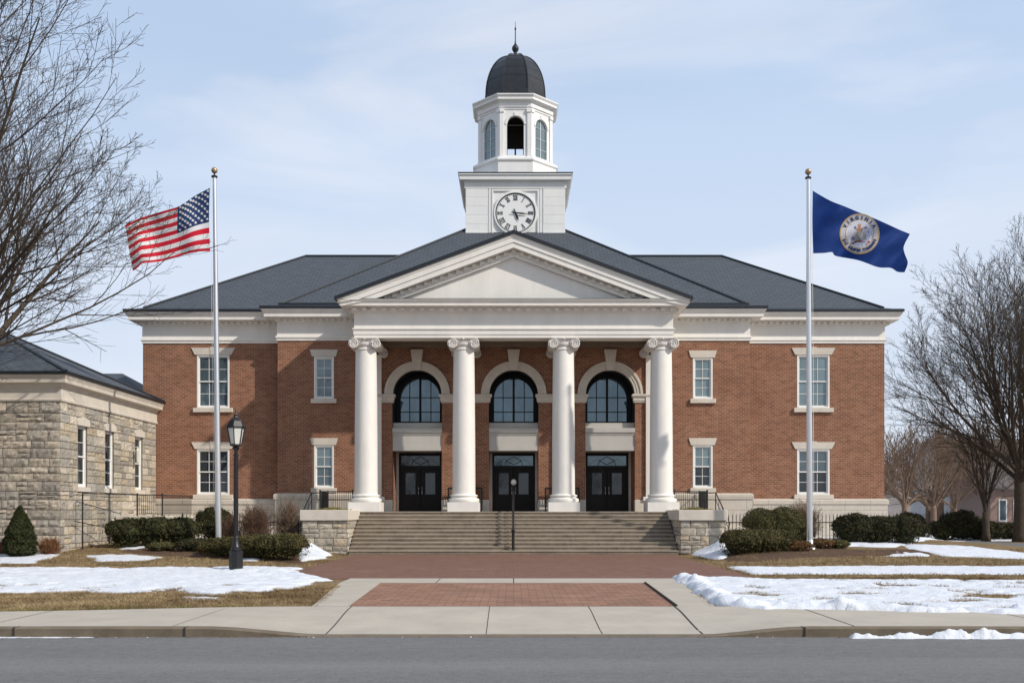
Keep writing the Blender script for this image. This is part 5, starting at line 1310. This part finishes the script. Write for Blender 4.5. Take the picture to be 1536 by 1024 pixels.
bush('olive_shrub','tall olive-brown rounded shrub right of the front steps','shrub',[(W(1142,43.5),43.2,.85,.8,1.5),(W(1172,43.5),43.2,.9,.8,1.55)],26000,GO,.024,2.2,.15,18)
bush('juniper','rust-brown low juniper just left of the right flagpole','shrub',[(W(1198,39.2),39.2,.5,.4,.40)],6000,GR,.03,2,.3,19,False)
bush('juniper','reddish low juniper just right of the right flagpole','shrub',[(W(1236,40.0),40.2,.45,.4,.40)],5000,GR,.03,2,.3,20,False)
bush('juniper','small green-brown juniper farther right in the right bed','shrub',[(W(1258,40.2),40.3,.4,.35,.36)],5000,GO,.03,2,.3,23,False)
bush('evergreen_hedge','wide dark evergreen hedge right of the right flagpole','hedge',[(W(1280,43),42.8,.95,.8,1.22),(W(1318,43),42.8,.8,.8,1.15)],24000,GD,.034,2.5,.16,21)
bush('evergreen_hedge','dark evergreen bush below the right corner of the courthouse','shrub',[(W(1343,43.6),42.6,.62,.7,1.18)],12000,GD,.034,2.3,.16,22)
bush('evergreen_hedge','dark evergreen mass by the driveway, just right of the courthouse corner','shrub',[(W(1364,60),60,1.0,.9,1.6),(W(1383,60),61,.8,.8,1.05)],12000,GD,.05,2.3,.2,24)
bush('evergreen_hedge','dark evergreens along the driveway in front of the distant trees','shrub',[(W(1412,62),62,.8,.8,1.25),(W(1440,62),62,1.2,1,1.85),(W(1466,62),62,.9,.8,1.35)],20000,GD,.05,2.3,.2,25)
bush('evergreen_hedge','low dark evergreens beneath the trees at the right edge','shrub',[(W(1490,64),64,1.0,.9,1.1),(W(1515,64),64,1.0,.9,1.1),(W(1545,64),64,1.0,.9,1.2)],12000,GD,.05,2.3,.2,26)
bush('groundcover_shrub','narrow dark evergreen low shrub behind the right flagpole','shrub',[(W(1200,43.5),43.4,.5,.4,.75)],5000,GD,.03,2.3,.2,27)
# conical cedar
cx,cy=W(30,37.2),37.2; zb_=float(hz(cx,cy)); t=thing('conical_evergreen','small conical evergreen in front of the stone building','tree',(cx,cy,zb_))
n=24000; zz=rng.uniform(0,1,n)**.9; prof=np.interp(zz,[0,.08,.3,.6,.85,1],[.36,.54,.56,.40,.20,.03]); a=rng.uniform(0,2*PI,n)
k=1+.22*vnoise(a*1.4,zz*6,.5,61,3); rr=prof*k*(1-.35*rng.uniform(0,1,n)**2)
P_=np.stack([cx+rr*np.cos(a),cy+rr*np.sin(a),zb_+.05+1.82*zz],1); N_=np.stack([np.cos(a)*.6,np.sin(a)*.6,np.ones(n)*.9],1)
V,FC=leaves(P_,N_,.026,None,2.0); cc=np.array(GD[:3]+[(.045,.06,.02)])[rng.integers(0,4,n)]*rng.uniform(.7,1.4,n)[:,None]
rawmesh('crown',V,FC,M['leaf'],t,cols=cc.tolist())
mb=MB(); mb.tube([(cx,cy,zb_-.05),(cx,cy,zb_+1.2)],[.06,.02],8); mb.build('trunk',M['bark'],t)
# ================================================================== bare twigs and trees
def grow(mb,rd,p,d,L,r,lev,spec):
    """recursive branch"""
    sp=spec[lev]; n=sp['seg']; pts=[p]; rad=[r]; dirs=[d]; step=L/n; dd=d.copy()
    for i in range(n):
        dd=dd+Vector((rd.gauss(0,sp['wig']),rd.gauss(0,sp['wig']),rd.gauss(0,sp['wig'])+sp['up']*(i+1)/n)); dd.normalize()
        p=p+dd*step; pts.append(p); rad.append(max(sp.get('rmin',.004),r*(1-(1-sp['tip'])*(i+1)/n))); dirs.append(dd.copy())
    mb.tube(pts,rad,sp['sides'],cap=False)
    if lev+1>=len(spec): return
    nx_=spec[lev+1]; k=sp['kids']; az=rd.uniform(0,6.28)
    for j in range(k):
        t=sp['t0']+(1-sp['t0'])*(j+rd.uniform(.2,.8))/k; f=t*n; i=min(int(f),n-1); q=pts[i].lerp(pts[i+1],f-i); dr=dirs[i+1]
        az+=2.4+rd.uniform(-.4,.4); an=rd.uniform(*sp['ang'])
        s=dr.cross(Vector((0,0,1))); s=s.normalized() if s.length>.05 else Vector((1,0,0)); u=s.cross(dr)
        side=s*math.cos(az)+u*math.sin(az)*sp.get('flat',1)
        nd_=(dr*math.cos(an)+side.normalized()*math.sin(an)).normalized()
        lc=sp['lr']*L*(1-.55*t)*rd.uniform(.7,1.2)
        rc=rad[i]*(.66 if lev else .60)*rd.uniform(.6,1)
        grow(mb,rd,q,nd_,lc,max(rc,nx_.get('rmin',.004)),lev+1,spec)
def tree(name,lab,x,y,H,seed,limbs,mat='bark',trunk_h=3.0,tr=.35,dens=1.0,lean=(0,0),rmin=.006,group=None,top=None,limbL=None,spread=(.35,1.0),twist=0,levels=4,up=.10):
    rd=random.Random(seed); z=float(hz(x,y)) if y<60 else -.05; base=Vector((x,y,z-.1))
    t=thing(name,lab,'tree',(x,y,z),group)
    mb=MB(); pts=[base,base+Vector((lean[0]*.2,lean[1]*.2,.5)),base+Vector((lean[0]*.6,lean[1]*.6,trunk_h*.6)),base+Vector((lean[0],lean[1],trunk_h))]
    mb.tube(pts,[tr*1.45,tr*1.08,tr*.95,tr*.88],12)
    # leader
    T0=pts[-1]; mb.build('trunk',M[mat],t,True)
    mc=MB()
    S=[dict(seg=9,wig=.035,up=up*.5,tip=.15,sides=7,kids=int(9*dens),t0=.12,ang=(.3,.62),lr=.78,rmin=.02),
       dict(seg=6,wig=.05,up=up,tip=.2,sides=5,kids=int(8*dens),t0=.12,ang=(.3,.68),lr=.62,rmin=rmin*1.7,flat=.85),
       dict(seg=5,wig=.065,up=up,tip=.35,sides=4,kids=int(5*dens),t0=.12,ang=(.3,.75),lr=.62,rmin=rmin*1.2,flat=.85),
       dict(seg=3,wig=.08,up=up*.9,tip=.5,sides=3,kids=int(4*dens),t0=.1,ang=(.4,.9),lr=.62,rmin=rmin),
       dict(seg=2,wig=.14,up=up*.6,tip=.6,sides=3,kids=0,t0=.1,ang=(.4,.9),lr=.6,rmin=rmin*.85)][:levels+1]
    for k in range(limbs):
        az=2*PI*k/limbs*1.0+rd.uniform(-.35,.35)+twist; f=k/(limbs-1) if limbs>1 else 0
        inc=spread[0]+(spread[1]-spread[0])*((k*7)%limbs)/max(1,limbs-1)
        d=Vector((math.sin(inc)*math.cos(az),math.sin(inc)*math.sin(az),math.cos(inc)))
        q=T0+Vector((0,0,-rd.uniform(0,.45)*trunk_h*(inc/spread[1])))
        L=(limbL or H*.6)*rd.uniform(.85,1.1)*(1.0 if inc<.8 else .88)
        grow(mc,rd,q,d,L,tr*rd.uniform(.34,.48),0,S)
    o=mc.build('crown',M[mat],t,True)
    return t
tree('bare_tree','large bare deciduous tree leaning in from the left edge over the stone building',-19.6,33.2,21,5,13,trunk_h=5.6,tr=.38,dens=1.02,limbL=12.4,spread=(.1,1.0),rmin=.0062,twist=.2,up=.08)
tree('bare_tree','big bare tree with thick dark trunk at the right edge, limbs over the driveway',30.15,59.5,19,12,15,trunk_h=4.4,tr=.36,dens=1.13,limbL=10.4,spread=(.06,.98),rmin=.0072,twist=.5,up=.08)
tree('bare_tree','small forked bare tree with dark trunk left of the big tree at the right edge',28.8,61,9,31,7,trunk_h=1.9,tr=.22,dens=.62,limbL=4.6,spread=(.2,.75),rmin=.010,levels=3)
A=tree('bare_tree','bare brown tree behind the driveway, nearest the courthouse corner',30.5,78,14,41,8,mat='bark2',trunk_h=2.4,tr=.24,dens=.72,limbL=5.8,spread=(.12,1.0),rmin=.0105,levels=3,group='bare trees beyond the driveway')
kids=list(A.children)
spots=[(43.8,82,1.15,5.1,'bare brown tree half hiding the pinkish house'),(38.4,90,1.3,2.3,'tallest bare brown tree between the driveway and the houses'),(31.8,90,1.15,2.6,'bare brown tree behind the nearest one beside the courthouse corner'),(35.6,91,1.05,5.6,'bare brown tree in the second row beyond the driveway, left part'),(39.8,96,1.1,.9,'bare brown tree in the second row beyond the driveway, middle part'),(46.0,95,1.1,1.9,'bare brown tree in the second row beyond the driveway, right part'),(47.5,80,1.05,3.5,'bare brown tree just right of the small forked tree'),(40.5,118,1.3,4.9,'far bare brown tree before the wooded ridge, left of the tall house'),(33.6,80,1.0,1.7,'bare brown tree beyond the driveway, second from the courthouse'),(37.0,84,.95,3.0,'bare brown tree in the middle of the row beyond the driveway'),(41.5,88,1.1,4.4,'bare brown tree behind the small forked tree'),
       (36.5,100,1.05,.8,'far bare brown tree glimpsed beside the courthouse corner'),(44.0,104,1.1,2.2,'far bare brown tree in the middle of the gap beyond the driveway'),(52,106,1.15,5.2,'far bare brown tree above the roofs of the distant houses'),(50,92,1.0,.3,'bare brown tree in front of the distant houses'),(33.5,112,1.1,1.2,'farthest bare brown tree close to the courthouse wall')]
for x,y,s,rz,lab in spots:
    c=A.copy(); COL.objects.link(c); c.location=(x,y,-.05); c.rotation_euler=(0,0,rz); c.scale=(s,s,s); c['label']=lab
    for k_ in kids:
        q=k_.copy(); COL.objects.link(q); q.parent=c; q.matrix_parent_inverse=k_.matrix_parent_inverse.copy()
for x,y,s,rz,lab in ((-16,-34,1.1,.4,'bare brown tree across the street, left of the viewer'),(-4,-46,1.25,2.2,'bare brown tree across the street, straight behind the viewer'),(9,-38,1.05,3.9,'bare brown tree across the street, right of the viewer'),(22,-50,1.3,5.0,'bare brown tree across the street, far right')):
    c=A.copy(); COL.objects.link(c); c.location=(x,y,-.05); c.rotation_euler=(0,0,rz); c.scale=(s,s,s); c['label']=lab; c['group']='bare trees across the street'
    for k_ in kids:
        q=k_.copy(); COL.objects.link(q); q.parent=c; q.matrix_parent_inverse=k_.matrix_parent_inverse.copy()
def twig_shrub(lab,x,y,w,h,n,mat,seed,r=.006):
    rd=random.Random(seed); z=float(hz(x,y)); t=thing('twiggy_shrub',lab,'shrub',(x,y,z)); mb=MB()
    S=[dict(seg=5,wig=.08,up=.05,tip=.5,sides=3,kids=6,t0=.25,ang=(.3,.7),lr=.6,rmin=r),dict(seg=3,wig=.12,up=.06,tip=.6,sides=3,kids=4,t0=.2,ang=(.3,.8),lr=.6,rmin=r*.8),dict(seg=2,wig=.1,up=.05,tip=.6,sides=3,kids=0,t0=.2,ang=(.3,.8),lr=.6,rmin=r*.7)]
    for i in range(n):
        az=rd.uniform(0,6.28); inc=abs(rd.gauss(0,.5)); inc=min(inc,1.15); d=Vector((math.sin(inc)*math.cos(az),math.sin(inc)*math.sin(az),math.cos(inc)))
        L=.72/math.sqrt((math.sin(inc)/w)**2+(math.cos(inc)/h)**2)*rd.uniform(.75,1.1)
        grow(mb,rd,Vector((x+rd.gauss(0,.12),y+rd.gauss(0,.12),z)),d,L,r*1.8,0,S)
    mb.build('twigs',M[mat],t); return t
M['twig']=m_soil('twig_brown',(.21,.13,.085),(.13,.08,.055),5); M['twigp']=m_soil('twig_tan',(.30,.21,.14),(.19,.13,.09),5); M['twigr']=m_soil('twig_rust',(.33,.16,.08),(.20,.10,.055),5)
twig_shrub('dense round brown leafless shrub behind the lamp post',W(385,43.5),43.2,.95,1.85,190,'twig',71)
twig_shrub('taller tan leafless shrub beside the left cheek wall',W(436,45.0),44.6,.85,2.25,110,'twigp',72)
twig_shrub('thin brown leafless shrub between the left flagpole and the lamp post',W(345,43.8),43.8,.55,1.5,70,'twig',73)
twig_shrub('tangled pinkish leafless shrub behind the right flagpole',W(1203,44.5),44.3,1.0,2.1,170,'twigp',74)
twig_shrub('low rust-brown dry shrub right of the conical evergreen',W(76,38.0),37.9,.6,.75,150,'twigr',75)
twig_shrub('low rust-brown dry shrub left of the conical evergreen',W(2,38.0),37.9,.5,.6,100,'twigr',76)
# ================================================================== distant houses
M['hpink']=m_painted('house_stucco',(.30,.20,.165),dirt=.1); M['hgrey']=m_painted('house_grey',(.34,.33,.32)); M['hroof']=m_plain('house_roof',(.14,.125,.12),.9,var=.3)
def house(x0,x1,y0,y1,h,rh,wall,lab,wins,z=-.05,dir_='x'):
    t=thing('house',lab,'house',((x0+x1)/2,(y0+y1)/2,z),'distant houses'); mb=MB(); mb.box(x0,x1,y0,y1,z,h)
    if dir_=='x': mb.prism_x([(y0,h),(y1,h),((y0+y1)/2,h+rh)],x0+.01,x1-.01)
    w=mb.build('wall',M[wall],t); ym=(y0+y1)/2
    mb=MB()
    mb.add([(x0-.3,y0-.4,h-.1),(x1+.3,y0-.4,h-.1),(x1+.3,ym,h+rh+.12),(x0-.3,ym,h+rh+.12),(x0-.3,y1+.4,h-.1),(x1+.3,y1+.4,h-.1)],[(0,1,2,3),(3,2,5,4)])
    mb.box(x0-.3,x1+.3,y0-.42,y0-.3,h-.22,h-.06); r_=mb.build('roof',M['hroof'],t)
    mb=MB(); mb.box(x0+1,x0+1.7,ym-.3,ym+.4,h+rh*.7,h+rh+.9); mb.build('chimney',M['brick'],r_)
    for (a,b,p,q) in wins:
        mb=MB(); mb.box(a-.1,b+.1,y0-.06,y0+.02,p-.1,q+.1); f=mb.build('window',M['sash'],t)
        mb=MB(); mb.box(a,b,y0-.08,y0-.065,p,q); mb.build('pane',M['gl_mid'],f)
ws=[(41.8+1.25*i,42.3+1.25*i,1.0,2.7) for i in range(10)]
house(41.0,56,86,94,3.8,2.6,'hpink','pinkish house with a row of white-framed windows at the right edge',ws)
house(46,57,100,110,3.6,3.0,'hgrey','grey house behind the forked tree',[(47.5+2.4*i,48.5+2.4*i,1.2,2.9) for i in range(4)])
house(54,74,124,136,7.0,4.0,'hgrey','tall grey-roofed house rising farthest behind at the right edge',[(56+3*i,57.2+3*i,4.0,5.8) for i in range(5)])
# distant wooded ridge
mb=MB(); n=60
V=[];FCs=[]
for i in range(n+1):
    x=-400+1000*i/n
    hgt=15+4*math.sin(i*.35)+3*math.sin(i*.9+1)
    V+= [(x,330,-1),(x,390,hgt),(x,520,hgt*.9)]
for i in range(n): a=3*i; FCs+= [(a,a+3,a+4,a+1),(a+1,a+4,a+5,a+2)]
mb.add(V,FCs); M['ridge']=m_soil('hazy_far_woods',(.27,.235,.22),(.19,.165,.16),.08); o=mb.build('hill',M['ridge'],None,True); tag(o,kind='structure')  # ridge colour has the distance haze mixed in
# ================================================================== WORLD, SUN, CAMERA
w=bpy.data.worlds.new('World'); SC.world=w; w.use_nodes=True; nt=w.node_tree; nt.nodes.clear(); N=nt.nodes.new; Lk=nt.links.new
out=N('ShaderNodeOutputWorld'); bg=N('ShaderNodeBackground'); sky=N('ShaderNodeTexSky'); sky.sky_type='NISHITA'; sky.sun_disc=False
sky.sun_elevation=math.asin(SUN.z); sky.sun_rotation=math.atan2(SUN.x,SUN.y); sky.air_density=1.0; sky.dust_density=1.6; sky.ozone_density=1.2
tc=N('ShaderNodeTexCoord'); mp=N('ShaderNodeMapping'); mp.inputs['Scale'].default_value=(1.0,1.0,3.6); mp.inputs['Rotation'].default_value=(R(7),R(-13),R(20))
Lk(tc.outputs['Generated'],mp.inputs[0])
n1=N('ShaderNodeTexNoise'); n1.inputs['Scale'].default_value=1.7; n1.inputs['Detail'].default_value=9; n1.inputs['Roughness'].default_value=.52; n1.inputs['Distortion'].default_value=.35
Lk(mp.outputs[0],n1.inputs['Vector'])
rp=N('ShaderNodeValToRGB'); rp.color_ramp.elements[0].position=.38; rp.color_ramp.elements[0].color=(.88,.88,.88,1); rp.color_ramp.elements[1].position=.70; rp.color_ramp.elements[1].color=(1,1,1,1)
Lk(n1.outputs['Fac'],rp.inputs[0])
sx=N('ShaderNodeSeparateXYZ'); Lk(tc.outputs['Generated'],sx.inputs[0])
hr=N('ShaderNodeMapRange'); hr.inputs['From Min'].default_value=0; hr.inputs['From Max'].default_value=.42; hr.inputs['To Min'].default_value=.38; hr.inputs['To Max'].default_value=0.0
Lk(sx.outputs['Z'],hr.inputs['Value'])
ad=N('ShaderNodeMath'); ad.operation='ADD'; ad.use_clamp=True; Lk(rp.outputs[0],ad.inputs[0]); Lk(hr.outputs[0],ad.inputs[1])
mx=N('ShaderNodeMix'); mx.data_type='RGBA'; yr=N('ShaderNodeMapRange'); yr.inputs['From Min'].default_value=-.7; yr.inputs['From Max'].default_value=.35; yr.inputs['To Min'].default_value=.72; yr.inputs['To Max'].default_value=1.0; Lk(sx.outputs['Y'],yr.inputs['Value'])  # yr clears and darkens the unseen sky behind the camera, lowering facade fill
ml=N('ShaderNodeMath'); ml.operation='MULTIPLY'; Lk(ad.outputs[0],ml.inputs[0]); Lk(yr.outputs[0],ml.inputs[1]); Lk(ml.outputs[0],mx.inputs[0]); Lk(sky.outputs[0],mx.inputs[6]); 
zr=N('ShaderNodeMapRange'); zr.inputs['From Min'].default_value=.02; zr.inputs['From Max'].default_value=.40; Lk(sx.outputs['Z'],zr.inputs['Value'])
cg=N('ShaderNodeMix'); cg.data_type='RGBA'; cg.inputs[6].default_value=(7.5,8.25,9.3,1); cg.inputs[7].default_value=(5.4,6.8,9.0,1); Lk(zr.outputs[0],cg.inputs[0])
n2=N('ShaderNodeTexNoise'); n2.inputs['Scale'].default_value=2.6; n2.inputs['Detail'].default_value=10; n2.inputs['Roughness'].default_value=.5; n2.inputs['Distortion'].default_value=.6
mp2=N('ShaderNodeMapping'); mp2.inputs['Scale'].default_value=(1.0,1.0,4.2); mp2.inputs['Rotation'].default_value=(R(4),R(10),R(60)); Lk(tc.outputs['Generated'],mp2.inputs[0]); Lk(mp2.outputs[0],n2.inputs['Vector'])
r2=N('ShaderNodeValToRGB'); r2.color_ramp.elements[0].position=.42; r2.color_ramp.elements[0].color=(0,0,0,1); r2.color_ramp.elements[1].position=.68; r2.color_ramp.elements[1].color=(.85,.85,.85,1); Lk(n2.outputs['Fac'],r2.inputs[0])
cw=N('ShaderNodeMix'); cw.data_type='RGBA'; cw.inputs[7].default_value=(7.9,8.5,9.7,1); Lk(cg.outputs[2],cw.inputs[6]); Lk(r2.outputs[0],cw.inputs[0]); Lk(cw.outputs[2],mx.inputs[7])
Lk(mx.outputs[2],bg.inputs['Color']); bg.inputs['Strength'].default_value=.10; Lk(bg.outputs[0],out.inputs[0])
sl=bpy.data.lights.new('sun','SUN'); sl.energy=3.9; sl.angle=R(.9); sl.color=(1,.93,.83); so=bpy.data.objects.new('sun',sl); COL.objects.link(so); so.location=(60,-30,60)
so.rotation_euler=SUN.to_track_quat('Z','Y').to_euler()
cd=bpy.data.cameras.new('camera'); cam=bpy.data.objects.new('camera',cd); COL.objects.link(cam); cam.location=(0,0,EYE); cam.rotation_euler=(R(90),0,0)
cd.sensor_width=36; cd.lens=36*F/1536; cd.shift_x=-(CX-768)/1536; cd.shift_y=(HY-512)/1536; cd.clip_end=3000; cd.clip_start=.1; SC.camera=cam
SC.view_settings.view_transform='Standard'; SC.view_settings.look='None'; SC.view_settings.exposure=0; SC.view_settings.gamma=1
